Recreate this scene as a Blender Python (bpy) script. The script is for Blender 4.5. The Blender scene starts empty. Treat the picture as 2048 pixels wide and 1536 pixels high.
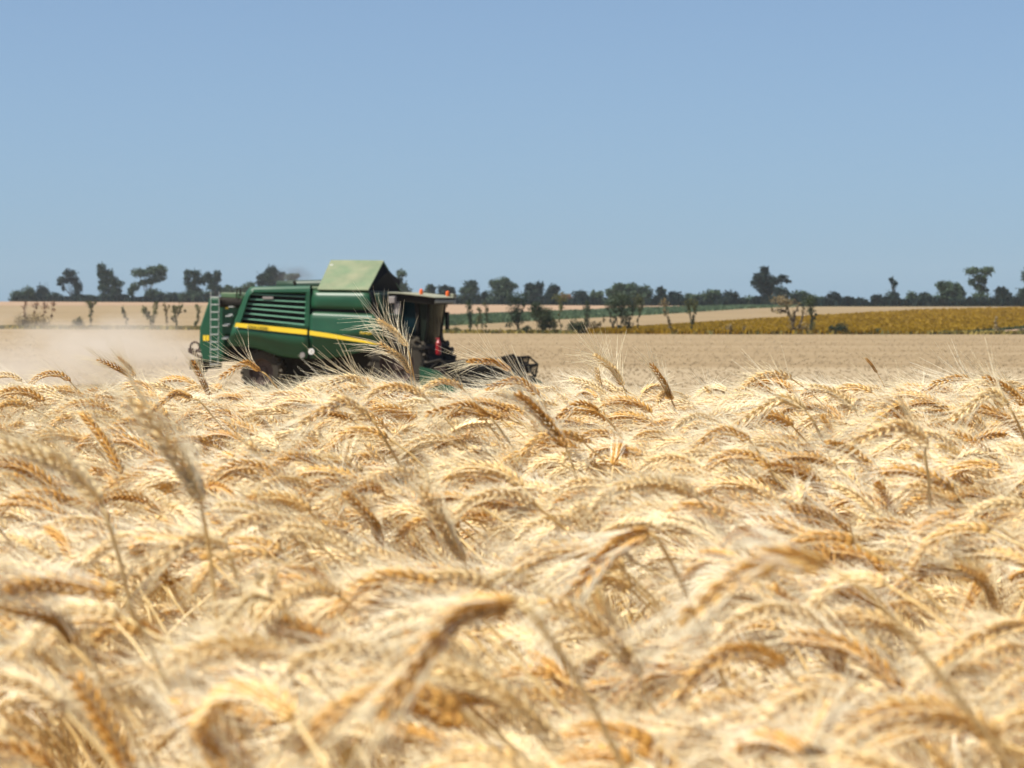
import bpy, bmesh, math, random
import numpy as np
from mathutils import Vector, Matrix
R = math.radians
random.seed(7); rng = np.random.default_rng(7)
sc = bpy.context.scene
col = sc.collection

# ---------------------------------------------------------------- camera, sky, sun, exposure
F = 5000.0                      # focal length in pixels of the 2048 px wide photograph
CAM = Vector((0, 0, 1.03))
PITCH = math.atan(165 / F)
cd = bpy.data.cameras.new('camera'); cam = bpy.data.objects.new('camera', cd); col.objects.link(cam)
cd.sensor_width = 36; cd.lens = F / 2048 * 36; cd.clip_start = 0.05; cd.clip_end = 20000
cam.location = CAM; cam.rotation_euler = (math.pi / 2 - PITCH, 0, 0)
cd.dof.use_dof = True; cd.dof.focus_distance = 5.6; cd.dof.aperture_fstop = 88.0 / 5.5
sc.camera = cam
SUN_EL, SUN_AZ = R(58), R(-112)  # azimuth clockwise from +Y (the view direction)
w = bpy.data.worlds.new('World'); sc.world = w; w.use_nodes = True
sky = w.node_tree.nodes.new('ShaderNodeTexSky'); sky.sky_type = 'NISHITA'; sky.sun_disc = False
sky.sun_elevation = SUN_EL; sky.sun_rotation = SUN_AZ
sky.air_density = 0.5; sky.dust_density = 0.6; sky.ozone_density = 3
# the pale band of air near the horizon evens the sky out
_nt = w.node_tree; _tc = _nt.nodes.new('ShaderNodeTexCoord'); _sx = _nt.nodes.new('ShaderNodeSeparateXYZ'); _mr = _nt.nodes.new('ShaderNodeMapRange')
_mr.inputs[1].default_value = 0; _mr.inputs[2].default_value = .32; _mr.inputs[3].default_value = .8; _mr.inputs[4].default_value = 0
_mx = _nt.nodes.new('ShaderNodeMix'); _mx.data_type = 'RGBA'; _mx.inputs[7].default_value = (1.88, 2.84, 3.75, 1)
_nt.links.new(_tc.outputs['Generated'], _sx.inputs[0]); _nt.links.new(_sx.outputs[2], _mr.inputs[0]); _nt.links.new(_mr.outputs[0], _mx.inputs[0])
_nt.links.new(sky.outputs[0], _mx.inputs[6]); _nt.links.new(_mx.outputs[2], _nt.nodes['Background'].inputs[0])
w.node_tree.nodes['Background'].inputs[1].default_value = 0.087
sl = bpy.data.lights.new('sun', 'SUN'); sl.energy = 5.0; sl.angle = R(0.5); sl.color = (1, 0.95, 0.85)
sun = bpy.data.objects.new('sun', sl); col.objects.link(sun)
sdir = Vector((math.cos(SUN_EL) * math.sin(SUN_AZ), math.cos(SUN_EL) * math.cos(SUN_AZ), math.sin(SUN_EL)))
sun.rotation_euler = sdir.to_track_quat('Z', 'Y').to_euler(); sun.location = (0, 0, 60)
sc.view_settings.view_transform = 'Standard'; sc.view_settings.look = 'None'
sc.view_settings.gamma = 1; sc.view_settings.exposure = 0.76
sc.cycles.max_bounces = 8; sc.cycles.diffuse_bounces = 6; sc.cycles.transparent_max_bounces = 8
sc.cycles.volume_bounces = 1

_f = Vector((0, math.cos(PITCH), -math.sin(PITCH))); _u = Vector((0, math.sin(PITCH), math.cos(PITCH)))
def ray(px, py):
    return Vector(((px - 1024) / F, 0, 0)) + _u * ((768 - py) / F) + _f
def P(px, py, Y):
    d = ray(px, py); return CAM + d * (Y / d.y)
def proj(p):
    v = p - CAM; z = v.dot(_f)
    return (1024 + F * v.x / z, 768 - F * v.dot(_u) / z, z)

# ---------------------------------------------------------------- materials
def new_mat(name):
    m = bpy.data.materials.new(name); m.use_nodes = True
    return m, m.node_tree, m.node_tree.nodes['Principled BSDF']
def noise(nt, scale, detail=4, vec=None, rough=.6):
    n = nt.nodes.new('ShaderNodeTexNoise'); n.inputs['Scale'].default_value = scale
    n.inputs['Detail'].default_value = detail; n.inputs['Roughness'].default_value = rough
    if vec is not None: nt.links.new(vec, n.inputs['Vector'])
    return n.outputs['Fac']
def ramp(nt, fac, stops):
    r = nt.nodes.new('ShaderNodeValToRGB'); e = r.color_ramp.elements
    e[0].position, e[0].color = stops[0][0], (*stops[0][1], 1)
    e[1].position, e[1].color = stops[-1][0], (*stops[-1][1], 1)
    for p, c in stops[1:-1]:
        x = e.new(p); x.color = (*c, 1)
    nt.links.new(fac, r.inputs[0]); return r.outputs[0]
def geo_pos(nt, scale=(1, 1, 1)):
    g = nt.nodes.new('ShaderNodeNewGeometry'); mp = nt.nodes.new('ShaderNodeMapping')
    mp.inputs['Scale'].default_value = scale; nt.links.new(g.outputs['Position'], mp.inputs['Vector'])
    return mp.outputs[0]
def mixrgb(nt, fac, a, b, mode='MIX'):
    m = nt.nodes.new('ShaderNodeMix'); m.data_type = 'RGBA'; m.blend_type = mode
    if isinstance(fac, float): m.inputs['Factor'].default_value = fac
    else: nt.links.new(fac, m.inputs['Factor'])
    for k, v in ((6, a), (7, b)):
        if isinstance(v, tuple): m.inputs[k].default_value = (*v, 1)
        else: nt.links.new(v, m.inputs[k])
    return m.outputs[2]
def simple(name, c, rough=.6, metal=0.0, var=.18, scale=6.0, spec=.5, dust=None):
    m, nt, b = new_mat(name)
    v = noise(nt, scale, 5)
    c1 = tuple(x * (1 - var) for x in c); c2 = tuple(min(1, x * (1 + var)) for x in c)
    out = ramp(nt, v, [(.3, c1), (.7, c2)])
    if dust:
        d = noise(nt, 1.7, 6, geo_pos(nt)); g = nt.nodes.new('ShaderNodeNewGeometry'); s = nt.nodes.new('ShaderNodeSeparateXYZ')
        nt.links.new(g.outputs['Normal'], s.inputs[0])
        mr = nt.nodes.new('ShaderNodeMapRange'); mr.inputs[1].default_value = .05; mr.inputs[2].default_value = .9
        mr.inputs[3].default_value = dust * .7; mr.inputs[4].default_value = min(1, dust * 2.0)
        nt.links.new(s.outputs[2], mr.inputs[0])
        mu = nt.nodes.new('ShaderNodeMath'); mu.operation = 'MULTIPLY'
        nt.links.new(mr.outputs[0], mu.inputs[0]); nt.links.new(d, mu.inputs[1])
        out = mixrgb(nt, mu.outputs[0], out, (.42, .34, .22))
    nt.links.new(out, b.inputs['Base Color'])
    b.inputs['Roughness'].default_value = rough; b.inputs['Metallic'].default_value = metal
    b.inputs['Specular IOR Level'].default_value = spec
    return m
def leafy(name, stops, trans=.35, rough=.6, scale=.6, spec=.3, osc=.5):
    """plant matter: colour varies per object and in clumps, light passes through"""
    m, nt, b = new_mat(name)
    n = noise(nt, scale, 3, geo_pos(nt))
    oi = nt.nodes.new('ShaderNodeObjectInfo')
    mx = nt.nodes.new('ShaderNodeMix'); mx.data_type = 'FLOAT'; mx.inputs['Factor'].default_value = osc
    nt.links.new(n, mx.inputs[2]); nt.links.new(oi.outputs['Random'], mx.inputs[3])
    c = ramp(nt, mx.outputs[0], stops)
    nt.links.new(c, b.inputs['Base Color']); b.inputs['Roughness'].default_value = rough
    b.inputs['Specular IOR Level'].default_value = spec
    t = nt.nodes.new('ShaderNodeBsdfTranslucent'); nt.links.new(c, t.inputs[0])
    ms = nt.nodes.new('ShaderNodeMixShader'); ms.inputs[0].default_value = trans
    nt.links.new(b.outputs[0], ms.inputs[1]); nt.links.new(t.outputs[0], ms.inputs[2])
    nt.links.new(ms.outputs[0], nt.nodes['Material Output'].inputs[0])
    return m

M = {}
M['ear'] = leafy('wheat_ear', [(.2, (.67, .37, .085)), (.5, (.80, .53, .18)), (.8, (.90, .74, .42))], .2, .38, 18, .6, .6)
M['awn'] = leafy('wheat_awn', [(.2, (.95, .85, .57)), (.8, (.99, .95, .80))], .3, .35, 10, .6, .5)
M['stem'] = leafy('wheat_stem', [(.2, (.74, .50, .18)), (.8, (.90, .73, .38))], .25, .4, 10, .5, .5)
M['leaf'] = leafy('wheat_leaf', [(.2, (.82, .62, .28)), (.8, (.94, .81, .50))], .4, .5, 14, .4, .5)
M['ear_pale'] = leafy('wheat_ear_pale', [(.2, (.84, .62, .28)), (.8, (.94, .80, .50))], .25, .45, 18, .5, .5)
M['ear_brown'] = leafy('wheat_ear_brown', [(.2, (.55, .29, .07)), (.8, (.73, .45, .14))], .2, .5, 18, .4, .3)
M['fol_far'] = leafy('foliage_far', [(.36, (.006, .018, .018)), (.5, (.017, .040, .030)), (.62, (.055, .09, .05))], .25, .7, .5, .2, .35)  # lightest stop paints sunlit leaves into the colour
M['fol_mid'] = leafy('foliage_olive', [(.35, (.05, .062, .024)), (.65, (.15, .15, .055))], .25, .7, .8, .2, .35)
M['fol_dark'] = leafy('foliage_dark', [(.35, (.020, .036, .018)), (.65, (.075, .095, .040))], .2, .7, .8, .2, .35)
M['fol_dry'] = leafy('foliage_dry', [(.3, (.17, .13, .06)), (.7, (.36, .28, .15))], .25, .7, .8, .2, .35)
M['fol_rust'] = leafy('foliage_rust', [(.3, (.22, .12, .07)), (.7, (.40, .25, .15))], .25, .7, .8, .2, .35)
M['bark'] = simple('bark', (.06, .045, .035), .9, 0, .35, 3)
M['sunleaf'] = leafy('sunflower_leaf', [(.3, (.28, .165, .006)), (.7, (.36, .225, .008))], .45, .6, .25, .3, .2)
M['sunhead'] = leafy('sunflower_head', [(.3, (.36, .22, .008)), (.7, (.46, .30, .012))], .45, .6, .5, .3, .2)
M['greencrop'] = leafy('green_crop_leaf', [(.3, (.05, .085, .04)), (.7, (.12, .17, .085))], .3, .6, .25, .3, .2)
M['verge'] = leafy('verge_grass', [(.3, (.15, .12, .02)), (.7, (.36, .28, .08))], .3, .7, .6, .2, .2)
M['straw'] = leafy('stubble_straw', [(.25, (.32, .235, .13)), (.75, (.43, .33, .20))], .5, .7, .15, .3, .2)

def field_mat(name, a, b, c, sx=.02, sy=.35, near=None):
    m, nt, bs = new_mat(name)
    n1 = noise(nt, 1.0, 6, geo_pos(nt, (sx, sy, 1)), .65)      # long harvest rows
    n2 = noise(nt, 2.2, 6, geo_pos(nt))
    c1 = ramp(nt, n1, [(.3, a), (.5, b), (.7, c)])
    c2 = ramp(nt, n2, [(.3, (.84, .84, .84)), (.7, (1, 1, 1))])
    if near:                                             # a paler, later-cut band nearer than this distance
        g = nt.nodes.new('ShaderNodeNewGeometry'); sp_ = nt.nodes.new('ShaderNodeSeparateXYZ'); nt.links.new(g.outputs['Position'], sp_.inputs[0])
        ad = nt.nodes.new('ShaderNodeMath'); ad.operation = 'MULTIPLY_ADD'; nt.links.new(n2, ad.inputs[0]); ad.inputs[1].default_value = 8; nt.links.new(sp_.outputs[1], ad.inputs[2])
        mr = nt.nodes.new('ShaderNodeMapRange'); mr.inputs[1].default_value = near; mr.inputs[2].default_value = near + 4; nt.links.new(ad.outputs[0], mr.inputs[0])
        c1 = mixrgb(nt, mr.outputs[0], (.33, .256, .16), c1)
    nt.links.new(mixrgb(nt, 1.0, c1, c2, 'MULTIPLY'), bs.inputs['Base Color'])
    bs.inputs['Roughness'].default_value = .95; bs.inputs['Specular IOR Level'].default_value = .1
    return m
M['stubble'] = field_mat('stubble_ground', (.225, .162, .088), (.262, .192, .108), (.33, .252, .155), .006, .16, 116)
M['tan'] = field_mat('tan_field', (.22, .16, .088), (.245, .18, .10), (.27, .20, .115), .006, .03)
M['pink'] = field_mat('bare_field', (.28, .19, .12), (.31, .21, .135), (.34, .24, .16), .006, .03)
M['sunfield'] = field_mat('sunflower_ground', (.22, .13, .008), (.28, .17, .01), (.34, .21, .012), .02, .05)
M['greenfield'] = field_mat('green_ground', (.07, .10, .05), (.09, .13, .065), (.13, .17, .085), .02, .05)
M['earth'] = field_mat('plain_earth', (.30, .24, .15), (.36, .28, .17), (.42, .33, .2), .002, .004)
M['cropfloor'] = simple('crop_floor', (.55, .38, .16), .95, 0, .4, 30)

M['green'] = simple('green_paint', (.002, .058, .027), .42, 0, .2, 2.2, .35, dust=.05)
M['green_dusty'] = simple('dusty_green_paint', (.03, .11, .05), .6, 0, .15, 2, .4, dust=.33)
M['dark_green'] = simple('dark_green_paint', (.004, .03, .016), .5, 0, .2, 3, .4, dust=.06)
M['yellow'] = simple('yellow_paint', (.72, .50, .02), .45, 0, .06, 4)
M['black'] = simple('black_steel', (.012, .011, .010), .8, 0, .3, 6, .12, dust=.03)
M['inside'] = simple('black_mesh_and_shade', (.006, .007, .008), .8, 0, .3, 6, .2)
M['rubber'] = simple('rubber', (.018, .016, .014), .85, 0, .3, 5, .2, dust=.15)
M['steel'] = simple('worn_steel', (.36, .38, .36), .5, .1, .15, 8)
M['brownsteel'] = simple('rust_and_shade_steel', (.07, .045, .035), .7, .2, .3, 8)
M['orange'] = simple('orange_plastic', (.75, .13, .02), .35, 0, .1, 8)
M['red'] = simple('red_paint', (.25, .008, .012), .4, 0, .15, 8)
M['white'] = simple('white_plastic', (.7, .7, .66), .5, 0, .1, 8)
M['greyplastic'] = simple('grey_plastic', (.22, .20, .19), .6, 0, .15, 8)
M['slat'] = simple('lit_slat_edge', (.10, .24, .16), .5, 0, .3, 20)  # pale green paints the sunlit slat tops into the colour
M['dustlight'] = simple('dusty_roof', (.24, .24, .17), .7, 0, .15, 6)
def glass(name, tint, t=.6):
    m, nt, b = new_mat(name)
    b.inputs['Base Color'].default_value = (*[x * .15 for x in tint], 1); b.inputs['Roughness'].default_value = .12; b.inputs['Specular IOR Level'].default_value = .12
    tr = nt.nodes.new('ShaderNodeBsdfTransparent'); tr.inputs[0].default_value = (*tint, 1)
    ms = nt.nodes.new('ShaderNodeMixShader'); ms.inputs[0].default_value = t
    nt.links.new(b.outputs[0], ms.inputs[1]); nt.links.new(tr.outputs[0], ms.inputs[2])
    nt.links.new(ms.outputs[0], nt.nodes['Material Output'].inputs[0]); return m
M['glass'] = glass('cab_glass', (.17, .23, .17), .5)
M['tealglass'] = glass('teal_glass', (.05, .22, .30), .5)

# ---------------------------------------------------------------- object helpers
def tag(o, label=None, cat=None, group=None, kind=None):
    if label: o['label'] = label
    if cat: o['category'] = cat
    if group: o['group'] = group
    if kind: o['kind'] = kind
    return o
def mesh_obj(name, me, parent=None):
    o = bpy.data.objects.new(name, me); col.objects.link(o)
    if parent is not None: o.parent = parent
    return o
def empty(name, loc, rz=0):
    o = bpy.data.objects.new(name, None); col.objects.link(o); o.location = loc; o.rotation_euler = (0, 0, rz)
    o.empty_display_size = .2; return o
class MB:
    """collects faces; build() makes ONE mesh object"""
    def __init__(s): s.v = []; s.f = []; s.m = []; s.cur = 0
    def add(s, vs, fs):
        k = len(s.v); s.v.extend([tuple(v) for v in vs]); s.f.extend([tuple(i + k for i in f) for f in fs]); s.m.extend([s.cur] * len(fs)); return s
    def box(s, c, sz, rot=None):
        c = Vector(c); q = [Vector((a * sz[0] / 2, b * sz[1] / 2, d * sz[2] / 2)) for a in (-1, 1) for b in (-1, 1) for d in (-1, 1)]
        if rot is not None: q = [rot @ x for x in q]
        return s.add([c + x for x in q], [(0, 1, 3, 2), (4, 6, 7, 5), (0, 4, 5, 1), (2, 3, 7, 6), (0, 2, 6, 4), (1, 5, 7, 3)])
    def tube(s, pts, r, n=6, cap=True, flat=1.0, up=None):
        pts = [Vector(p) for p in pts]; rs = r if isinstance(r, (list, tuple)) else [r] * len(pts)
        vs = []; nrm = None
        for i, p in enumerate(pts):
            t = (pts[min(i + 1, len(pts) - 1)] - pts[max(i - 1, 0)]).normalized()
            if nrm is None:
                nrm = t.orthogonal() if up is None else Vector(up)
            nrm = (nrm - t * nrm.dot(t)); nrm = nrm.normalized() if nrm.length > 1e-6 else t.orthogonal().normalized()
            b = t.cross(nrm)
            for j in range(n):
                a = 2 * math.pi * j / n; vs.append(p + (nrm * math.cos(a) + b * math.sin(a) * flat) * rs[i])
        fs = [(i * n + j, i * n + (j + 1) % n, (i + 1) * n + (j + 1) % n, (i + 1) * n + j) for i in range(len(pts) - 1) for j in range(n)]
        if cap: fs += [tuple(range(n))[::-1], tuple((len(pts) - 1) * n + j for j in range(n))]
        return s.add(vs, fs)
    def prism(s, poly, y0, y1):
        """poly: (x, z) points, extruded along y"""
        n = len(poly); vs = [(x, y0, z) for x, z in poly] + [(x, y1, z) for x, z in poly]
        return s.add(vs, [tuple(range(n)), tuple(range(2 * n - 1, n - 1, -1))] + [(i, i + n, (i + 1) % n + n, (i + 1) % n) for i in range(n)])
    def build(s, name, mats, parent=None, smooth=False, bevel=0, loc=None):
        me = bpy.data.meshes.new(name); me.from_pydata(s.v, [], s.f)
        for m in (mats if isinstance(mats, (list, tuple)) else [mats]): me.materials.append(m)
        if any(s.m): me.polygons.foreach_set('material_index', s.m)
        if smooth: me.polygons.foreach_set('use_smooth', [True] * len(s.f))
        bm = bmesh.new(); bm.from_mesh(me); bmesh.ops.recalc_face_normals(bm, faces=bm.faces); bm.to_mesh(me); bm.free()
        o = mesh_obj(name, me, parent)
        if bevel:
            b = o.modifiers.new('bevel', 'BEVEL'); b.width = bevel; b.segments = 2; b.limit_method = 'ANGLE'
        return o
def np_mesh(name, V, Fq, mats, mi=None):
    me = bpy.data.meshes.new(name); V = np.asarray(V, np.float32); Fq = np.asarray(Fq, np.int32); k = Fq.shape[1]
    me.vertices.add(len(V)); me.vertices.foreach_set('co', V.ravel())
    me.loops.add(Fq.size); me.loops.foreach_set('vertex_index', Fq.ravel())
    me.polygons.add(len(Fq)); me.polygons.foreach_set('loop_start', np.arange(0, Fq.size, k, dtype=np.int32))
    for m in mats: me.materials.append(m)
    if mi is not None: me.polygons.foreach_set('material_index', np.asarray(mi, np.int32))
    me.update(calc_edges=True); return me
def cards(C, size, aspect=1.0, vertical=0.0):
    """randomly turned little leaf quads at centres C (n,3); size (n,)"""
    n = len(C); a = rng.normal(size=(n, 3)); a[:, 2] *= (1 - vertical); a /= np.linalg.norm(a, axis=1)[:, None] + 1e-9
    b = rng.normal(size=(n, 3)); b[:, 2] += vertical * 6 * np.sign(b[:, 2] + 1e-9); b -= a * (a * b).sum(1)[:, None]; b /= np.linalg.norm(b, axis=1)[:, None] + 1e-9
    s = np.asarray(size)[:, None]
    V = np.stack([C - a * s * .5 - b * s * .35 * aspect, C + a * s * .15 - b * s * .6 * aspect, C + a * s * .5 + b * s * .3 * aspect, C - a * s * .1 + b * s * .65 * aspect], 1).reshape(-1, 3)
    return V, np.arange(n * 4).reshape(n, 4)

# ---------------------------------------------------------------- terrain
D0 = 310.0; ZD0 = -3.05
def ground_z(y):
    if y < 4: return 0.0
    if y < 80: return -1.82 * (y - 4) / 76
    if y < D0: return -1.82 + (ZD0 + 1.82) * (y - 80) / (D0 - 80)
    return ZD0
SL = (CAM.z - .0012 * 830 - ZD0) / (830 - D0)        # far slope z = ZD0 + SL (y - D0)
def slope_pt(px, py):
    d = ray(px, py); k = d / d.y                     # CAM.z + k.z t = ZD0 + SL (t - D0)
    t = (CAM.z - ZD0 + SL * D0) / (SL - k.z); t = max(t, D0 + .5)
    return Vector((k.x * t, t, ZD0 + SL * (t - D0)))
def curve(tbl):
    xs = [a for a, _ in tbl]; ys = [b for _, b in tbl]
    return lambda x: float(np.interp(x, xs, ys))
L_edge = curve([(0, 658), (420, 660), (900, 667), (1300, 668), (1700, 672), (2048, 672)])      # far edge of the stubble field
L_ybot = curve([(0, 658), (420, 660), (900, 667), (1300, 668), (1700, 671), (1850, 671), (1950, 664), (2048, 655), (2500, 640)])
L_ytop = curve([(0, 658), (420, 660), (900, 667), (1185, 667.5), (1190, 665), (1300, 659), (1500, 644), (1700, 631), (1850, 622), (2048, 617), (2500, 614.5)])
L_gbot = curve([(0, 611), (540, 611.1), (600, 646), (890, 652), (1100, 640), (1300, 630), (1500, 617), (1600, 613.6), (2048, 613.4)])
L_gtop = curve([(0, 611), (540, 611), (600, 632), (890, 633), (1100, 625), (1300, 616.4), (1500, 611.8), (1600, 613.2), (2048, 613.2)])
L_crest = curve([(0, 603), (400, 605), (900, 609), (1300, 611.5), (1500, 611.2), (1600, 613), (2048, 613)])
COLS = np.concatenate([np.linspace(-3500, -200, 24), np.linspace(-150, 2200, 200), np.linspace(2250, 5600, 24)])
def strip(name, lo, hi, mat, rows=10, bump=.0):
    V = []; nc = len(COLS)
    for r in range(rows + 1):
        for x in COLS:
            y = lo(x) + (hi(x) - lo(x)) * r / rows; p = slope_pt(x, y)
            V.append(p)
    Fq = [(r * nc + i, r * nc + i + 1, (r + 1) * nc + i + 1, (r + 1) * nc + i) for r in range(rows) for i in range(nc - 1)]
    o = mesh_obj(name, np_mesh(name, V, Fq, [mat])); tag(o, kind='structure'); return o
# main stubble field: rectangle then fan out to its far edge
ys = [-80, -20, 0, 4, 8, 20, 40, 60, 80, 110, 150, 200, 260, D0]
nc = len(COLS); V = []
for y in ys:
    for x in COLS:
        V.append((ray(x, 603).x * D0 if y < D0 else ray(x, 603).x * D0, y, ground_z(y)))
for r in range(1, 5):
    for x in COLS:
        e = slope_pt(x, L_edge(x)); a = Vector((ray(x, 603).x * D0, D0, ZD0)); V.append(a.lerp(e, r / 4))
nr = len(ys) + 4
Fq = [(r * nc + i, r * nc + i + 1, (r + 1) * nc + i + 1, (r + 1) * nc + i) for r in range(nr - 1) for i in range(nc - 1)]
tag(mesh_obj('stubble_field', np_mesh('stubble_field', V, Fq, [M['stubble']])), kind='structure')
strip('dirt_bank', L_edge, L_ybot, M['pink'], 3)
strip('sunflower_field', L_ybot, L_ytop, M['sunfield'], 10)
strip('wheat_field_hillside', L_ytop, L_gbot, M['tan'], 12)
strip('green_field', L_gbot, L_gtop, M['greenfield'], 8)
strip('bare_field', L_gtop, L_crest, M['pink'], 4)
# beyond the crest the land falls away to a wide plain
V = []
for x in COLS: V.append(slope_pt(x, L_crest(x)))
for x in COLS: q = ray(x, 603).x; V.append((q * 1150, 1150, -12))
for x in COLS: q = ray(x, 603).x; V.append((q * 1500, 1500, -45))
Fq = [(r * nc + i, r * nc + i + 1, (r + 1) * nc + i + 1, (r + 1) * nc + i) for r in range(2) for i in range(nc - 1)]
tag(mesh_obj('far_slope', np_mesh('far_slope', V, Fq, [M['tan']])), kind='structure')
g = MB(); g.add([(-3990, -90, -46), (3990, -90, -46), (3990, 1590, -46), (-3990, 1590, -46)], [(0, 1, 2, 3)])
tag(g.build('ground', M['earth']), kind='structure')

def tufts(name, pts, h, wd, mats, mi, label, cat, seg=3):
    """countless little plants: seg leaning blades each, one mesh"""
    n = len(pts); pts = np.repeat(np.asarray(pts), seg, 0); N = len(pts)
    a = rng.uniform(0, 2 * np.pi, N); hh = h * rng.uniform(.55, 1.15, N); ww = wd * rng.uniform(.6, 1.3, N)
    d = np.stack([np.cos(a), np.sin(a), np.zeros(N)], 1); le = rng.normal(size=(N, 2)) * .3 * h
    off = rng.normal(size=(N, 2)) * wd * .6
    base = pts.copy(); base[:, 0] += off[:, 0]; base[:, 1] += off[:, 1]
    top = base.copy(); top[:, 0] += le[:, 0]; top[:, 1] += le[:, 1]; top[:, 2] += hh
    V = np.stack([base - d * ww[:, None] * .5, base + d * ww[:, None] * .5, top + d * ww[:, None] * .3, top - d * ww[:, None] * .3], 1).reshape(-1, 3)
    m = None if mi is None else np.where(rng.random(N) < mi, 1, 0)
    o = mesh_obj(name, np_mesh(name, V, np.arange(N * 4).reshape(N, 4), mats, m))
    return tag(o, label, cat, kind='stuff')
def scatter(n, x0, x1, lo, hi):
    out = []
    for _ in range(n):
        x = random.uniform(x0, x1); a, b = lo(x), hi(x)
        if a - b < .8: continue
        out.append(slope_pt(x, b + (a - b) * random.random()))
    return np.array(out)
sf = scatter(42000, 1150, 2350, L_ybot, L_ytop)
tufts('sunflower_crop', sf, .6, .42, [M['sunleaf'], M['sunhead']], .35, 'golden yellow sunflower crop covering the hillside field on the right', 'crop', 2)
gf = scatter(16000, 700, 1640, L_gbot, L_gtop)
tufts('green_crop', gf, .5, .5, [M['greencrop']], None, 'dull green row crop in a narrow band below the tree line', 'crop', 2)
# stubble straw on the harvested field
ST = []
for _ in range(16000):
    y = 84 * math.exp(random.random() * math.log(352 / 84)); x = random.uniform(-.30, .30) * y
    if y > D0 and y > slope_pt(1024 + F * x / y, L_edge(1024 + F * x / y)).y - 1: continue
    ST.append((x, y, ground_z(y) if y < D0 else ZD0 + SL * (y - D0)))
tufts('stubble_straw', np.array(ST), .04, .10, [M['straw']], None, 'short cut straw standing and lying on the harvested field', 'stubble', 2)
VG = []
for _ in range(9000):
    x = random.uniform(-400, 2400); dens = 1.0 if x < 430 else (.5 if x > 1850 else .25)
    if random.random() > dens: continue
    p = slope_pt(x, L_edge(x) - random.random() * 2.2); VG.append(p)
tufts('verge_grass', np.array(VG), .42, .5, [M['verge'], M['fol_mid']], .3, 'rough olive grass along the far edge of the stubble field', 'grass', 3)
HG = []
for _ in range(1800):
    x = random.uniform(1850, 2300); p = slope_pt(x, L_ybot(x) + random.random() * 1.6); HG.append(p)
tufts('field_edge_weeds', np.array(HG), .3, .4, [M['fol_dark'], M['fol_mid']], .4, 'dark weeds along the lower edge of the sunflower field on the right', 'weeds', 3)

# ---------------------------------------------------------------- trees and shrubs
def plant(name, label, cat, group, blobs, base_px, dist_pt, mat, leaf=1.0, dens=1.0, stems=None, thick=.3, depth=.8):
    """blobs: (px, py, rx, ry) of the crown in photo pixels at the plant's own distance"""
    root = empty(name, dist_pt); Y = dist_pt.y; mpp = Y / F
    tag(root, label, cat, group)
    C = []; S = []
    blobs = list(blobs)
    if stems is not None:                                # twigs with leaves along every stem
        for line in stems:
            for (a0, b0), (a1, b1) in zip(line, line[1:]):
                for t in (.25, .6, .95):
                    if line[0][1] - (b0 + (b1 - b0) * t) > 8: blobs.append((a0 + (a1 - a0) * t + random.uniform(-3, 3), b0 + (b1 - b0) * t, random.uniform(1.5, 3), random.uniform(2.5, 5)))
    if leaf > .3:                                        # ragged outline
        for (cx, cy, rx, ry) in list(blobs):
            a = random.uniform(0, 6.28); blobs.append((cx + rx * .8 * math.cos(a), cy - ry * .55 * abs(math.sin(a)), rx * .4, ry * .45))
    for (cx, cy, rx, ry) in blobs:
        n = int(max(50, dens * (4.3 if leaf > .3 else 3.3) * rx * ry * mpp * mpp / (leaf * leaf) * 5))
        u = rng.normal(size=(n, 3)); u /= np.linalg.norm(u, axis=1)[:, None]; r = rng.random(n) ** .5 * (1 + rng.normal(size=n) * .17)
        # clump the leaves a little so sky shows between
        k = max(3, n // 22); cc = rng.normal(size=(k, 3)); cc /= np.linalg.norm(cc, axis=1)[:, None]; cc *= (rng.random(k) ** .4)[:, None]
        sel = rng.integers(0, k, n); q = u * r[:, None]; mixw = rng.random(n) < .38
        q[mixw] = cc[sel[mixw]] + rng.normal(size=(mixw.sum(), 3)) * .20
        c = P(cx, cy, Y); rr = 1.13 * np.array([rx * mpp, max(rx, ry) * mpp * depth, ry * mpp])
        C.append(np.array(c) + q * rr); S.append(leaf * rng.uniform(.5, 1.25, n))
    C = np.concatenate(C); S = np.concatenate(S)
    C[:, 2] = np.maximum(C[:, 2], dist_pt.z + .05); C -= np.array(dist_pt)
    Vv, Ff = cards(C, S)
    mesh_obj('crown', np_mesh('crown', Vv, Ff, [mat]), root)
    t = MB()
    if stems is None:                                    # trunk, then a limb to each blob
        hi = sorted(blobs, key=lambda b: b[1]); mid = np.mean([b[0] for b in blobs]); lowb = max(b[1] for b in blobs); hi = hi[:7]
        j = P(base_px * .6 + mid * .4, (lowb + proj(dist_pt)[1]) / 2, Y) - dist_pt
        t.tube([Vector((0, 0, -.2)), j * .5 + Vector((thick * .3, 0, 0)), j], [thick, thick * .8, thick * .65], 6)
        for i, b in enumerate(hi):
            e = P(b[0], b[1], Y) - dist_pt; m_ = j.lerp(e, .5) + Vector((random.uniform(-.3, .3) * thick * 2, random.uniform(-.5, .5), thick))
            t.tube([j, m_, e], [thick * .55, thick * .35, thick * .1], 5)
    else:
        for line in stems:
            t.tube([P(a, b, Y) - dist_pt + Vector((0, random.uniform(-.15, .15), 0)) for a, b in line], [thick * (1 - .75 * i / max(1, len(line) - 1)) for i in range(len(line))], 5)
    t.build('trunk', M['bark'], root)
    return root
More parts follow.
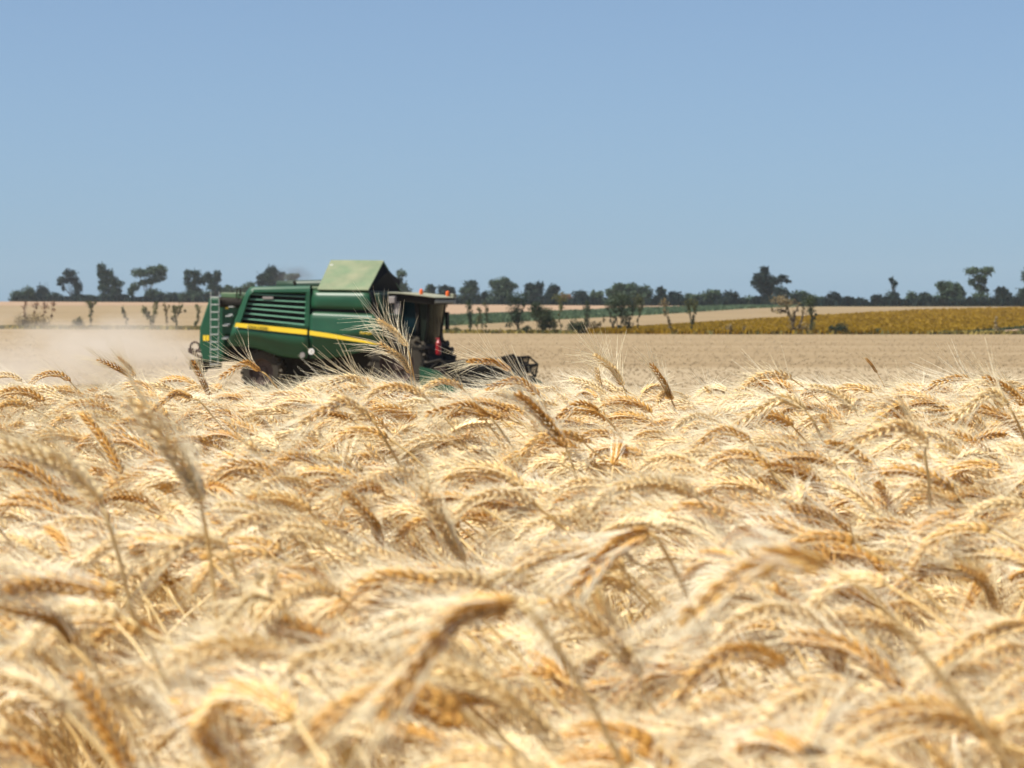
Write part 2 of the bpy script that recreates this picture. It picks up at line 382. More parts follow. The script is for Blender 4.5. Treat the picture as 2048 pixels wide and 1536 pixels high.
TREES = [
 ('bush', 'low rounded bush at the far left end of the tree line', [(38,593,16,10),(55,589,12,13)], 0),
 ('bush', 'taller domed bush, second from the left end of the tree line', [(84,585,13,12),(84,596,16,9)], 0),
 ('bush', 'small bush sloping down to the right of the domed bush', [(108,595,15,9)], 0),
 ('tree', 'leaning tree whose crown droops to the left, far left skyline', [(139,547,12,8),(128,561,12,7),(119,568,6,4),(127,577,3,6),(148,560,10,9),(156,575,8,12),(153,592,6,12)], 0),
 ('bush', 'tiny bush in the gap between the two leftmost tall trees', [(180,597,12,7),(168,598,8,6)], 0),
 ('tree', 'tall ragged pale green tree, second tree from the left', [(203,536,9,9),(204,549,9,8),(218,548,9,9),(207,563,9,9),(224,562,11,9),(237,567,10,7),(210,577,12,10),(230,582,12,10),(213,595,16,9),(233,595,12,8)], 1),
 ('tree', 'twisted dark tree with sky showing through its arch', [(276,545,12,8),(290,547,14,7),(305,541,13,8),(320,540,12,9),(328,548,6,8),(312,556,10,9),(298,563,13,6),(285,566,9,5),(270,573,8,8),(262,584,7,9),(325,558,6,4)], 0),
 ('bush', 'broad bush under the twisted dark tree', [(305,588,14,10),(318,595,16,9),(297,597,10,7)], 0),
 ('bush', 'low bush between the twisted tree and the twin-topped tree', [(345,595,18,9)], 0),
 ('tree', 'airy tree left of the ladder with open layered branches', [(377,546,9,6),(392,548,9,8),(374,556,7,7),(395,562,9,8),(381,568,10,8),(386,583,14,12),(405,560,8,9)], 1),
 ('tree', 'tree directly behind the top of the combine ladder', [(416,552,8,8),(434,548,7,7),(424,562,11,8),(436,559,6,6),(428,574,12,8),(442,582,12,8)], 1),
 ('bush', 'long low bush left of the combine ladder', [(370,594,12,9),(395,594,14,10),(420,593,16,11)], 0),
 ('bush', 'bush seen over the rear platform of the combine', [(458,582,10,9),(474,586,12,10)], 0),
 ('bush', 'bush just left of the rounded corner of the combine engine cover', [(498,575,12,9),(487,583,10,9)], 0),
 ('tree', 'round dark tree rising behind the combine engine cover', [(545,546,13,13),(530,555,14,10),(545,562,20,12),(562,552,10,8),(523,566,9,8)], 0),
 ('tree', 'faint tree blurred by exhaust behind the engine cover', [(582,555,12,8),(594,552,6,5)], 1),
 ('tree', 'slim tree just right of the dark grain tank end', [(803,549,9,9),(798,562,7,8),(804,573,12,9),(812,584,12,8)], 1),
 ('bush', 'dark bush above the middle of the cab roof', [(862,577,9,7),(858,591,12,12)], 0),
 ('tree', 'spreading tree behind the front beacon of the cab', [(888,578,10,7),(903,580,8,6),(893,594,18,14)], 0),
 ('tree', 'pointed dark tree, first to the right of the cab', [(942,570,13,9),(940,584,18,12),(945,600,20,11)], 0),
 ('bush', 'bush filling the dip between the first two trees right of the cab', [(972,597,12,13)], 0),
 ('tree', 'large dense tree with a peaked top, second right of the cab', [(1006,563,11,8),(993,568,13,9),(1015,573,14,9),(1002,584,20,12),(1002,600,24,10),(1030,572,6,5)], 0),
 ('tree', 'flat-topped tree with gaps in its crown, third right of the cab', [(1060,574,10,8),(1078,572,9,8),(1068,586,18,12),(1068,601,24,10)], 0),
 ('tree', 'narrow-topped tree, fourth right of the cab', [(1108,577,9,8),(1103,590,15,12),(1110,603,20,8)], 0),
 ('bush', 'thin brownish bush at the edge of a gap in the tree line', [(1130,599,12,10)], 2),
 ('bush', 'rounded bush right of the brownish bush', [(1160,591,14,9),(1160,604,18,8)], 0),
 ('tree', 'small see-through tree left of the longest clump', [(1187,590,7,7),(1200,588,7,6),(1195,602,14,9)], 1),
 ('tree', 'wide humped clump tree at the middle of the right tree line', [(1238,574,12,8),(1225,585,12,9),(1262,576,14,9),(1250,590,24,14),(1290,583,14,10),(1280,597,24,13),(1232,603,20,9)], 0),
 ('tree', 'small pointed tree at the right end of the humped clump', [(1322,582,9,8),(1322,598,14,13)], 0),
 ('bush', 'low even bush right of the small pointed tree', [(1350,594,14,10),(1352,605,18,7)], 0),
 ('bush', 'second low bush in the even row, before the paired domes', [(1385,595,14,8),(1385,605,16,7)], 0),
 ('bush', 'left one of the paired dome-shaped bushes', [(1425,588,16,8),(1410,598,16,10),(1435,601,18,10)], 0),
 ('bush', 'right one of the paired dome-shaped bushes', [(1460,591,14,9),(1460,602,18,9)], 0),
 ('bush', 'low bush at the left foot of the tallest tree', [(1500,602,18,8)], 0),
 ('tree', 'tallest tree on the right skyline, with branches reaching right', [(1529,542,9,9),(1524,555,16,10),(1513,566,10,10),(1535,562,16,10),(1552,562,13,7),(1566,556,9,6),(1575,563,8,3),(1527,577,14,10),(1540,578,12,10),(1535,592,12,14)], 0),
 ('bush', 'upright bush against the right foot of the tallest tree', [(1562,588,14,13),(1560,603,18,8)], 0),
 ('bush', 'broad dome bush right of the tallest tree', [(1600,592,18,10),(1600,604,24,8)], 0),
 ('bush', 'low link of bush between two domes, above the tan strip', [(1637,602,14,8)], 0),
 ('bush', 'smaller peaked dome bush above the tan strip', [(1668,595,13,9),(1672,605,20,8)], 0),
 ('bush', 'very low bush before the gap in the right tree line', [(1722,604,13,7),(1702,607,10,5)], 0),
 ('bush', 'bush just right of the gap in the right tree line', [(1757,600,14,10)], 0),
 ('tree', 'thin bare tree with one small tuft of crown at its top', [(1783,560,5,5),(1789,567,6,6),(1787,575,3,4),(1783,594,14,11),(1790,605,14,8)], 0),
 ('bush', 'bush right of the thin tufted tree', [(1825,595,12,9),(1822,606,16,7)], 0),
 ('bush', 'bush at the left foot of the broad right-hand tree', [(1850,593,12,8),(1850,604,16,9)], 0),
 ('tree', 'broad dark tree left of the vase-shaped tree', [(1892,570,14,8),(1912,575,10,9),(1880,570,9,7),(1895,583,18,10),(1920,587,12,10),(1905,600,26,12),(1875,601,14,10)], 0),
 ('tree', 'vase-shaped tall tree with two spreading tops near the right edge', [(1945,542,15,8),(1973,543,12,8),(1980,539,7,5),(1960,556,11,8),(1944,565,8,7),(1966,563,8,6),(1957,575,10,7),(1970,580,6,5)], 1),
 ('bush', 'dark bush at the foot of the vase-shaped tree', [(1962,598,16,12)], 0),
 ('tree', 'low open tree between the vase-shaped tree and the right edge', [(2003,584,13,9),(2010,598,18,12),(1990,603,12,9)], 0),
 ('tree', 'tree cut off by the right edge of the photo', [(2052,552,9,12),(2047,590,14,12),(2040,603,16,9)], 1),
]
FM = [M['fol_far'], M['fol_mid'], M['fol_rust']]
FM[1] = leafy('foliage_far_pale', [(.38, (.02, .045, .030)), (.62, (.08, .12, .065))], .25, .7, .5, .2, .35)
for kind, label, blobs, mt in TREES:
    x = float(np.mean([b[0] for b in blobs[-2:]])); q = slope_pt(x, L_crest(x)); dd = random.uniform(2, 9)
    p = Vector((q.x * (q.y + dd) / q.y, q.y + dd, q.z - .25))
    tall = min(b[1] for b in blobs) < 572
    plant(kind, label, kind, 'trees and bushes on the skyline', blobs, x, p, FM[mt], leaf=.46 if tall else .55, dens=1.9 if tall else 2.5, thick=.32 if tall else .15)
# dark undergrowth along the crest
UG = []
for _ in range(7000):
    x = random.uniform(-300, 2350)
    if 450 < x < 620 or 1728 < x < 1745 or x < 25 and x > -60: continue
    q = slope_pt(x, L_crest(x)); UG.append((q.x, q.y + random.uniform(1, 6), q.z - .2 - 1.0 * (1 + math.sin(x * .11) * math.sin(x * .037 + 2)) * random.uniform(.6, 1)))
tufts('hedge_undergrowth', np.array(UG), 3.0, .9, [M['fol_far']], None, 'continuous dark undergrowth at the foot of the skyline trees', 'undergrowth', 3)

MID = [
 ('shrub', 'dusty olive shrub at the far left, half lost in the dust', [(45,642,18,13),(62,645,14,13)], 'fol_dry', [[(50,660),(46,640)]], .06, 1.0),
 ('shrub', 'greyish shrub right of the dusty olive one, fading into dust', [(88,645,16,14),(72,638,12,12)], 'fol_dry', [[(85,660),(86,640)]], .06, .8),
 ('dry_sapling', 'reddish dry saplings standing over the dusty shrubs', [(50,611,8,6),(72,611,9,6),(90,614,8,9),(105,608,6,5)], 'fol_rust', [[(50,658),(49,630),(50,607)],[(62,658),(66,630),(72,606)],[(88,656),(88,630),(90,606)],[(104,640),(105,606)]], .05, .5),
 ('bush', 'small round olive bush on the grassy verge at the left', [(155,648,11,10),(160,640,5,7)], 'fol_mid', [[(156,658),(157,642)]], .08, 1.2),
 ('sapling', 'straight sapling beside the small round bush', [(178,606,8,5),(182,612,6,6),(182,630,3,16),(190,607,5,4)], 'fol_mid', [[(182,659),(182,630),(181,604)],[(182,618),(172,611)],[(183,614),(192,605)]], .10, .9),
 ('sapling', 'thin leaning sapling between the straight one and the forked one', [(248,622,4,5),(251,632,3,6)], 'fol_mid', [[(257,657),(252,638),(246,616)]], .05, .8),
 ('sapling', 'forked leafy sapling left of the combine', [(287,622,5,8),(293,628,5,8),(300,638,5,8),(310,622,5,12),(306,640,4,8),(312,609,6,5)], 'fol_mid', [[(305,661),(300,640),(286,616)],[(305,661),(308,630),(313,605)],[(300,640),(294,616)]], .09, 1.0),
 ('sapling', 'wispy pinkish sapling right of the forked one', [(331,618,4,10),(333,634,3,8)], 'fol_dry', [[(335,658),(331,635),(329,608)],[(332,635),(337,612)]], .05, .7),
 ('sapling', 'forked sapling with side twigs, nearer the combine', [(349,618,6,8),(358,616,7,7),(352,630,5,7),(347,640,3,5),(370,622,3,3)], 'fol_mid', [[(352,658),(352,640),(347,612)],[(352,640),(366,609)],[(356,628),(371,621)],[(352,645),(346,636)]], .07, .9),
 ('sapling', 'sparse sapling just left of the rear of the combine', [(397,617,5,8),(396,632,3,7),(392,645,3,6)], 'fol_mid', [[(391,658),(394,640),(396,610)],[(395,625),(402,640)]], .07, .8),
 ('bush', 'low dull bush first right of the cab', [(903,661,15,5),(915,660,8,5)], 'fol_mid', [[(905,667),(905,660)]], .06, 1.4),
 ('sapling', 'dark narrow sapling first right of the cab', [(940,628,6,14),(941,648,5,12),(938,610,7,8)], 'fol_dark', [[(940,667),(941,640),(939,600)]], .10, 1.2),
 ('sapling', 'pair of thin leaning stems beside the dark narrow sapling', [(962,634,4,5),(958,620,5,5)], 'fol_mid', [[(967,667),(962,640),(955,618)],[(956,667),(955,640)]], .06, .6),
 ('sapling', 'single thin upright stem with few leaves', [(972,622,4,8),(970,610,5,4)], 'fol_mid', [[(973,667),(972,640),(971,606)]], .05, .6),
 ('bush', 'tiny tan bush alone on the field edge', [(1000,662,8,5)], 'fol_dry', [[(1000,667),(1000,662)]], .05, 1.2),
 ('tree', 'small rounded tree with lower skirt, on the field edge', [(1035,598,20,14),(1030,622,16,14),(1036,640,12,12),(1018,650,8,6)], 'fol_dark', [[(1036,667),(1034,650),(1036,600)],[(1034,650),(1020,625)],[(1035,640),(1050,610)]], .14, 1.0),
 ('bush', 'small dark bush at the foot of the rounded tree', [(1049,660,8,6),(1056,656,6,5)], 'fol_dark', [[(1050,667),(1050,658)]], .06, 1.4),
 ('bush', 'large dark brown-black bush narrowing to its base', [(1072,622,14,14),(1088,632,18,16),(1086,650,12,12),(1103,648,10,12),(1070,612,10,8)], 'fol_dark', [[(1086,667),(1086,640),(1078,615)],[(1088,667),(1100,640)]], .16, 1.8),
 ('tree', 'thin-trunked tree with a small top, right of the dark bush', [(1119,596,14,10),(1122,612,6,12),(1110,655,5,7)], 'fol_mid', [[(1123,667),(1119,640),(1121,600)],[(1112,667),(1106,640)]], .11, .9),
 ('bush', 'round dense green bush on the field edge', [(1149,654,13,13),(1163,655,11,11)], 'fol_dark', [[(1155,668),(1155,655)]], .1, 2.2),
 ('sapling', 'slender tree growing out of the round dense bush', [(1174,617,7,14),(1175,640,5,12)], 'fol_dark', [[(1175,667),(1174,640),(1176,602)]], .1, 1.2),
 ('bush', 'brownish twiggy bush right of the round dense bush', [(1187,653,12,10),(1198,648,6,5)], 'fol_dry', [[(1186,667),(1188,652)],[(1190,660),(1205,640)]], .06, .9),
 ('tree', 'many-stemmed tree, largest on the right field edge', [(1240,600,24,16),(1222,612,12,10),(1245,620,12,16),(1252,640,8,14),(1265,614,12,10),(1258,652,8,8)], 'fol_dark', [[(1229,665),(1222,640),(1216,615)],[(1236,665),(1232,620)],[(1242,665),(1243,630),(1240,596)],[(1250,665),(1262,635),(1268,612)],[(1228,664),(1226,632)]], .13, 1.0),
 ('sapling', 'bare-stemmed sapling right of the many-stemmed tree', [(1279,602,10,14),(1280,620,6,7)], 'fol_mid', [[(1275,667),(1276,640),(1281,600)],[(1277,636),(1286,612)]], .08, .8),
 ('bush', 'very small green bush within the left end of the sunflowers', [(1294,662,7,5)], 'fol_mid', [[(1294,667),(1294,662)]], .05, 1.2),
 ('sapling', 'crooked leaning sapling in front of the sunflower field', [(1328,606,9,8),(1333,625,4,8),(1340,655,5,6),(1338,642,3,6)], 'fol_dry', [[(1342,667),(1338,645),(1332,628),(1328,598)]], .09, .8),
 ('tree', 'small goblet-shaped tree in front of the sunflower field', [(1380,606,13,10),(1390,616,8,8),(1378,622,5,6),(1383,640,5,8)], 'fol_mid', [[(1385,667),(1384,645),(1388,625),(1394,606)],[(1384,645),(1377,620),(1372,602)]], .10, .8),
 ('weed', 'brown weed clump low in the sunflowers, left of two', [(1458,655,8,9)], 'fol_dry', [[(1460,668),(1459,652)]], .05, .6),
 ('weed', 'brown weed clump low in the sunflowers, right of two', [(1487,664,6,5),(1489,656,3,4)], 'fol_dry', [[(1488,669),(1487,660)]], .05, .7),
 ('tree', 'gnarled tree with long branch reaching left over the sunflowers', [(1560,600,22,8),(1575,606,20,8),(1550,622,9,3),(1560,625,10,3),(1583,645,8,16),(1590,660,8,10)], 'fol_dry', [[(1592,671),(1586,650),(1580,630),(1568,620),(1545,619)],[(1586,650),(1590,625),(1600,606)],[(1580,630),(1572,606)],[(1595,671),(1603,640),(1610,615)],[(1568,620),(1556,626)]], .22, .7),
 ('tree', 'dark-topped slender tree right of the gnarled tree', [(1618,602,15,14),(1622,622,9,10),(1624,650,6,12)], 'fol_dark', [[(1622,671),(1624,645),(1620,605)],[(1624,650),(1630,628)]], .14, 1.1),
 ('bush', 'brown undergrowth between the gnarled and the slender tree', [(1606,656,14,13),(1600,665,12,6)], 'fol_dry', [[(1606,671),(1606,655)]], .06, .9),
 ('bush', 'round dark green bush in front of the sunflower field', [(1664,661,9,10),(1682,659,13,12),(1674,664,14,8)], 'fol_dark', [[(1676,672),(1676,660)]], .1, 2.2),
 ('bush', 'low dark bush attached to the right of the round one', [(1706,667,9,5)], 'fol_dark', [[(1706,672),(1706,666)]], .06, 1.8),
 ('bush', 'small dark bush, second along the sunflower edge', [(1758,665,8,8),(1767,669,5,3)], 'fol_dark', [[(1758,672),(1758,664)]], .08, 2.0),
 ('bush', 'smallest dark bush, right of the second one', [(1788,668,5,5)], 'fol_dark', [[(1788,672),(1788,667)]], .06, 2.0),
 ('weed', 'tall faint dry weed at the right end of the sunflower edge', [(1992,652,4,12),(1997,664,5,7)], 'fol_dry', [[(1996,673),(1993,655),(1993,636)]], .06, .6),
 ('bush', 'dull bush on the bank at the right edge of the photo', [(2044,664,9,9)], 'fol_mid', [[(2044,673),(2044,663)]], .08, 1.4),
 ('bush', 'small weedy bush on the dark field margin at the right', [(1900,668,7,4),(1912,666,6,4)], 'fol_dark', [[(1904,672),(1904,667)]], .06, 1.4),
]
for name, label, blobs, mk, stems, th, dn in MID:
    bx = stems[0][0][0]; q = slope_pt(bx, L_edge(bx) - .6)
    plant(name, label, name.replace('_', ' '), 'shrubs and saplings along the field edge', blobs, bx, q, M[mk], leaf=.15, dens=dn * .8, stems=stems, thick=th * .6, depth=.7)

# ---------------------------------------------------------------- combine harvester (local x forward, y to its left, z up)
TH = R(17); HY = 80.0; HZ = ground_z(HY)
ox = P(429, 603, HY).x
root = empty('combine_harvester', (ox, HY, HZ), -TH)
tag(root, 'green combine harvester with yellow stripe, open grain tank lids and low front header', 'combine harvester')
_W = Matrix.Translation((ox, HY, HZ)) @ Matrix.Rotation(-TH, 4, 'Z'); _WI = _W.inverted()
def L(px, py, y):
    """local point on the plane y = const that shows at photo pixel (px, py)"""
    o = _WI @ CAM; d = _WI.to_3x3() @ ray(px, py); t = (y - o.y) / d.y
    return o + d * t
def part(mb, name, mats, parent=root, **k): return mb.build(name, mats, parent, **k)
def patch(mb, rows, nx=10):
    """rows: list of polylines [(px, py, y), ...] joined by quads; each polyline resampled to nx"""
    grid = []
    for r in rows:
        pts = [L(*p) for p in r]; ds = [0]
        for a, b in zip(pts, pts[1:]): ds.append(ds[-1] + (b - a).length)
        row = []
        for i in range(nx + 1):
            t = ds[-1] * i / nx; j = max(0, min(len(pts) - 2, next((k for k in range(len(ds) - 1) if ds[k + 1] >= t - 1e-9), len(pts) - 2)))
            f = (t - ds[j]) / max(1e-9, ds[j + 1] - ds[j]); row.append(pts[j].lerp(pts[j + 1], f))
        grid.append(row)
    n = nx + 1
    return mb.add([p for r in grid for p in r], [(r * n + i, r * n + i + 1, (r + 1) * n + i + 1, (r + 1) * n + i) for r in range(len(grid) - 1) for i in range(nx)])
def solid(o, th, off=1):
    m = o.modifiers.new('thickness', 'SOLIDIFY'); m.thickness = th; m.offset = off; return o
def poly(px, y0, y1, mb=None):
    """pixel polygon on plane y0 extruded to y1 (pure sideways)"""
    return (mb or MB()).prism([(L(a, b, y0).x, L(a, b, y0).z) for a, b in px], y0, y1)
YS = -1.6
# chassis and inner body
b = MB()
poly([(452, 600), (618, 585), (760, 586), (772, 640), (772, 700), (640, 712), (500, 690), (452, 660)], -1.30, 1.30, b)
part(b, 'body', M['dark_green'], bevel=.04)
b = MB(); poly([(446, 655), (500, 684), (640, 705), (800, 700), (838, 726), (838, 752), (560, 752), (520, 728), (446, 722)], -.85, .85, b)
part(b, 'chassis', M['black'])
# front bulkhead behind the cab
b = MB(); poly([(733, 584), (741, 584), (764, 640), (774, 690), (762, 698)], -1.52, 1.52, b); part(b, 'front_bulkhead', M['inside'])  # black colour paints in the shade of this face turned from the sun
# rear hood
b = MB()
hood = [(418, 594), (446, 594), (452, 640), (446, 724), (404, 724), (397, 690), (398, 655), (408, 625)]
poly(hood, -1.25, 1.25, b)
rh = part(b, 'rear_hood', M['green_dusty'], bevel=.08)
rh.data.materials[0] = M['green']
b = MB(); poly([(441, 585), (480, 586), (487, 592), (487, 598), (441, 595)], -1.45, 1.1, b); part(b, 'rear_platform', M['green_dusty'], bevel=.03)
b = MB(); a0 = L(442, 604, -1.35); a1 = L(486, 606, -1.35)
b.tube([a0, a1], .17, 14); part(b, 'air_intake_pipe', M['black'], smooth=False)
b = MB(); poly([(444, 612), (478, 612), (468, 640), (462, 668), (444, 668)], -1.38, -1.25, b); part(b, 'service_panel', M['green'], bevel=.02)
b = MB(); h0 = L(474, 598, -1.5); 
b.tube([L(473, 596, -1.5), L(474, 580, -1.5), L(478, 577, -1.5), L(481, 580, -1.5), L(481, 592, -1.5)], .022, 6); part(b, 'handrail', M['black'])
for (px, py) in ((464, 613.5), (458, 632), (452, 651), (450.5, 677)):
    b = MB(); c = L(px, py, -1.52); b.box(c, (.17, .16, .035)); b.box(c + Vector((0, .1, .02)), (.17, .02, .09)); part(b, 'step', M['steel'])
# ladder
lad = MB()
A0, A1 = L(421.5, 584, -1.62), L(421, 732, -1.62); B0, B1 = L(438.5, 583, -1.62), L(436, 732, -1.62)
lad.tube([A0, A1], .014, 6); lad.tube([B0, B1], .014, 6)
ladder = part(lad, 'ladder', M['steel'])
for i in range(10):
    t = (594.5 - 584 + i * 14.9) / 148
    p, q = A0.lerp(A1, t), B0.lerp(B1, t); r = MB(); r.box((p + q) / 2 + Vector((0, .02, 0)), ((q - p).length, .11, .035)); part(r, 'rung', M['steel'], ladder)
# tail: hitch and coil
b = MB()
c = L(390, 694, 0)
b.tube([c + Vector((.16 * math.cos(a), 0, .16 * math.sin(a))) for a in np.linspace(0, 2 * math.pi, 16)], .035, 6, cap=False)
b.box(L(382, 700, 0), (.16, .10, .12)); b.tube([L(378, 702, 0), L(404, 716, 0)], .06, 6); b.tube([L(392, 700, 0), L(408, 706, 0)], .05, 6)
part(b, 'tow_hitch', M['brownsteel'])
b = MB(); b.tube([L(404, 732, -.8), L(404, 734, .8)], .22, 12); b.box(L(412, 728, 0), (.4, 1.6, .3)); part(b, 'straw_spreader', M['black'])

# engine cover with opening
def yprof(py):  # side bulge: proud at the stripe, tucked in at top and bottom
    return -1.6 - .06 * math.exp(-((py - 660) / 22) ** 2)
ec = MB()
oL = [(467, 645), (473, 630), (480, 612), (487, 594), (493, 581), (500, 575), (510, 571.5)]
# left jamb (outer curve to inner curve of the opening), rounded towards the body
jl_o = [(467, 646, -1.46), (474, 628, -1.46), (482, 606, -1.46), (489, 590, -1.46), (496, 578, -1.46), (504, 573, -1.46)]
jl_1 = [(470, 646, -1.60), (477, 628, -1.60), (485, 607, -1.60), (492, 592, -1.60), (499, 581, -1.60), (507, 575, -1.56)]
jl_2 = [(480, 646, -1.64), (485, 632, -1.64), (490, 616, -1.64), (495, 600, -1.64), (499, 590, -1.64), (506, 584, -1.63)]
jl_3 = [(482, 646, -1.54), (487, 632, -1.54), (492, 616, -1.54), (497, 600, -1.54), (501, 591, -1.54), (506, 586, -1.54)]
patch(ec, [jl_o, jl_1, jl_2, jl_3], 12)
tp = [[(504, 573, -1.46), (620, 571, -1.40)], [(507, 575, -1.56), (620, 572.5, -1.54)], [(507, 579, -1.62), (620, 577, -1.62)], [(506, 584, -1.63), (620, 583.5, -1.64)], [(506, 586, -1.54), (611, 587, -1.54)]]
patch(ec, tp, 10)
jr = [[(620, 583.5, -1.64), (618, 655, -1.64)], [(613, 584, -1.64), (611, 652, -1.64)], [(611, 586, -1.54), (609, 651, -1.54)]]
patch(ec, jr, 8)
bt = [[(482, 646, -1.54), (609, 650.5, -1.54)], [(480, 646, -1.64), (611, 651, -1.64)], [(468, 647.5, -1.60), (618, 658.5, -1.62)]]
patch(ec, bt, 10)
engine = part(ec, 'engine_cover', M['green'])
solid(engine, .02, -1)
gr = MB(); poly([(482, 648), (497, 590), (506, 583), (613, 584), (611, 654)], -1.46, -1.44, gr); grille = part(gr, 'grille', M['inside'], engine)
for (x0, y0, x1, y1) in ((501, 588.5, 612, 594), (497, 598.5, 612, 604.5), (492, 608, 611, 616), (490, 616.5, 611, 627), (486, 626.5, 610, 638.5), (482.5, 637, 609, 650)):
    s = MB(); a, c = L(x0, y0, -1.52), L(x1, y1, -1.52); dz = .016
    vs = []
    for p in (a, c):
        vs += [p + Vector((0, -.03, dz)), p + Vector((0, .06, dz + .02)), p + Vector((0, .06, -dz)), p + Vector((0, -.035, -.01))]
    s.add(vs, [(0, 1, 5, 4), (1, 2, 6, 5), (2, 3, 7, 6), (3, 0, 4, 7), (0, 3, 2, 1), (4, 5, 6, 7)]); part(s, 'slat', M['slat'], grille)
b = MB(); c = L(536, 595.5, -1.56); b.box(c, (.36, .03, .09)); part(b, 'latch_plate', M['greyplastic'], engine, bevel=.01)
# lower engine panel
lp = MB()
top_ = [(467, 648), (520, 650.5), (570, 655), (617, 659.5)]
bot_ = [(454, 691), (480, 693), (505, 695), (528, 701), (548, 709), (565, 713.5), (590, 716), (616, 717)]
def ruled(mb, top, bot, ys, nx=14, sag=None):
    rows = []
    ts = np.linspace(0, 1, len(ys))
    def rs(pl):
        xs = [p[0] for p in pl]; return [(xs[0] + (xs[-1] - xs[0]) * i / nx, float(np.interp(xs[0] + (xs[-1] - xs[0]) * i / nx, xs, [p[1] for p in pl]))) for i in range(nx + 1)]
    T_, B_ = rs(top), rs(bot)
    for t, yy in zip(ts, ys): rows.append([(a[0] * (1 - t) + c[0] * t, a[1] * (1 - t) + c[1] * t, yy) for a, c in zip(T_, B_)])
    pts = [[L(*p) for p in r] for r in rows]; n = nx + 1
    mb.add([p for r in pts for p in r], [(r * n + i, r * n + i + 1, (r + 1) * n + i + 1, (r + 1) * n + i) for r in range(len(pts) - 1) for i in range(nx)])
YPR = [-1.56, -1.66, -1.69, -1.70, -1.695, -1.66, -1.60, -1.55, -1.51, -1.47]
ruled(lp, top_, bot_, YPR)
lower = part(lp, 'rear_side_panel', M['green'], smooth=True); solid(lower, .025, -1)
# front side panel: rail and lower skin
fp = MB(); ruled(fp, [(622, 580), (737, 581)], [(622, 617), (744, 620)], [-1.42, -1.55, -1.60, -1.61, -1.615, -1.60, -1.58], 8)
o = part(fp, 'tank_side_panel', M['green'], smooth=True); solid(o, .03, -1)
b = MB(); poly([(622, 616), (744, 618), (746, 625), (622, 622)], -1.54, -1.3, b); part(b, 'panel_groove', M['inside'])
fp = MB()
ruled(fp, [(620, 621), (680, 624), (747, 628)], [(618, 717), (655, 717), (690, 712), (720, 704), (750, 697), (776, 690)],
      [-1.52, -1.62, -1.64, -1.655, -1.68, -1.70, -1.69, -1.64, -1.58, -1.53, -1.49, -1.46], 16)
fsp = part(fp, 'front_side_panel', M['green'], smooth=True); solid(fsp, .025, -1)
# yellow stripe: two lengths either side of the gap, following the bulge
def stripe(name, top, bot, parent):
    s = MB(); ruled(s, top, bot, [-1.722, -1.725, -1.728], 12); o = part(s, name, M['yellow'], parent); solid(o, .006, -1); return o
st1 = stripe('stripe', [(472, 645.5), (520, 650), (570, 655), (614, 659.5)], [(469, 653.5), (520, 659.5), (570, 665), (614, 669.5)], lower)
st2 = stripe('stripe', [(619, 661), (660, 667), (700, 674.5), (735, 681.5), (755, 688.5)], [(619, 670), (660, 676), (700, 681.5), (735, 686.5), (755, 689.5)], fsp)
def lettering(text, px0, py0, px1, py1, h, y, mat, parent, shear=.25):
    cu = bpy.data.curves.new('lettering', 'FONT'); cu.body = text; cu.size = h; cu.extrude = .003; cu.shear = shear
    cu.align_x = 'LEFT'; cu.align_y = 'CENTER'
    o = bpy.data.objects.new('lettering', cu); col.objects.link(o); bpy.context.view_layer.update()
    dg = bpy.context.evaluated_depsgraph_get(); me = bpy.data.meshes.new_from_object(o.evaluated_get(dg)); bpy.data.objects.remove(o)
    me.name = 'lettering'; me.materials.clear(); me.materials.append(mat)
    a, c = L(px0, py0, y), L(px1, py1, y); co = np.array([v.co for v in me.vertices]); wd = co[:, 0].max() - co[:, 0].min()
    X = (c - a).normalized(); Z = Vector((0, 0, 1)); Z = (Z - X * Z.dot(X)).normalized(); s = (c - a).length / wd
    for v in me.vertices:
        q = v.co.copy(); v.co = a + X * (q.x * s) + Z * q.y + Vector((0, -1, 0)) * q.z
    return mesh_obj('lettering', me, parent)
M['ink'] = simple('stripe_ink', (.10, .10, .01), .6)
lettering('JOHN DEERE', 494, 653, 537, 657.5, .14, -1.742, M['ink'], st1)
lettering('9640i', 718, 665.5, 742, 667, .13, -1.735, M['yellow'], fsp)
for (px, py, mt, rad) in ((622.5, 703, 'white', .095), (604.5, 710, 'greyplastic', .085)):
    s = MB(); c = L(px, py, -1.66); n = 20
    s.add([c + Vector((rad * math.cos(a), yy, rad * math.sin(a))) for yy in (0, .02) for a in np.linspace(0, 2 * math.pi, n, endpoint=False)],
          [tuple(range(n)), tuple(range(2 * n - 1, n - 1, -1))] + [(i, (i + 1) % n, (i + 1) % n + n, i + n) for i in range(n)])
    so = part(s, 'round_sticker', M[mt], fsp if px > 615 else lower)
    if px > 615: lettering('2', 620.8, 703, 624.2, 703, .12, -1.668, M['black'], so, 0)
for (px, py, w_, h_) in ((409, 676, .09, .17), (415.5, 676, .09, .17), (454, 613, .10, .15)):
    s = MB(); s.box(L(px, py, -1.40 if px > 440 else -1.262), (w_, .01, h_)); part(s, 'warning_label', M['yellow'])
# gap trim between the panels
b = MB(); poly([(614, 572), (621, 572), (619, 717), (614, 717)], -1.50, -1.30, b); part(b, 'panel_gap_seal', M['inside'])
# far side skin, so the machine is whole from other positions
b = MB(); b.prism([(L(a, c, -1.6).x, L(a, c, -1.6).z) for a, c in ((470, 650), (505, 573), (735, 580), (775, 690), (655, 717), (565, 714), (455, 692))], 1.5, 1.62)
part(b, 'far_side_panel', M['green'], bevel=.05)
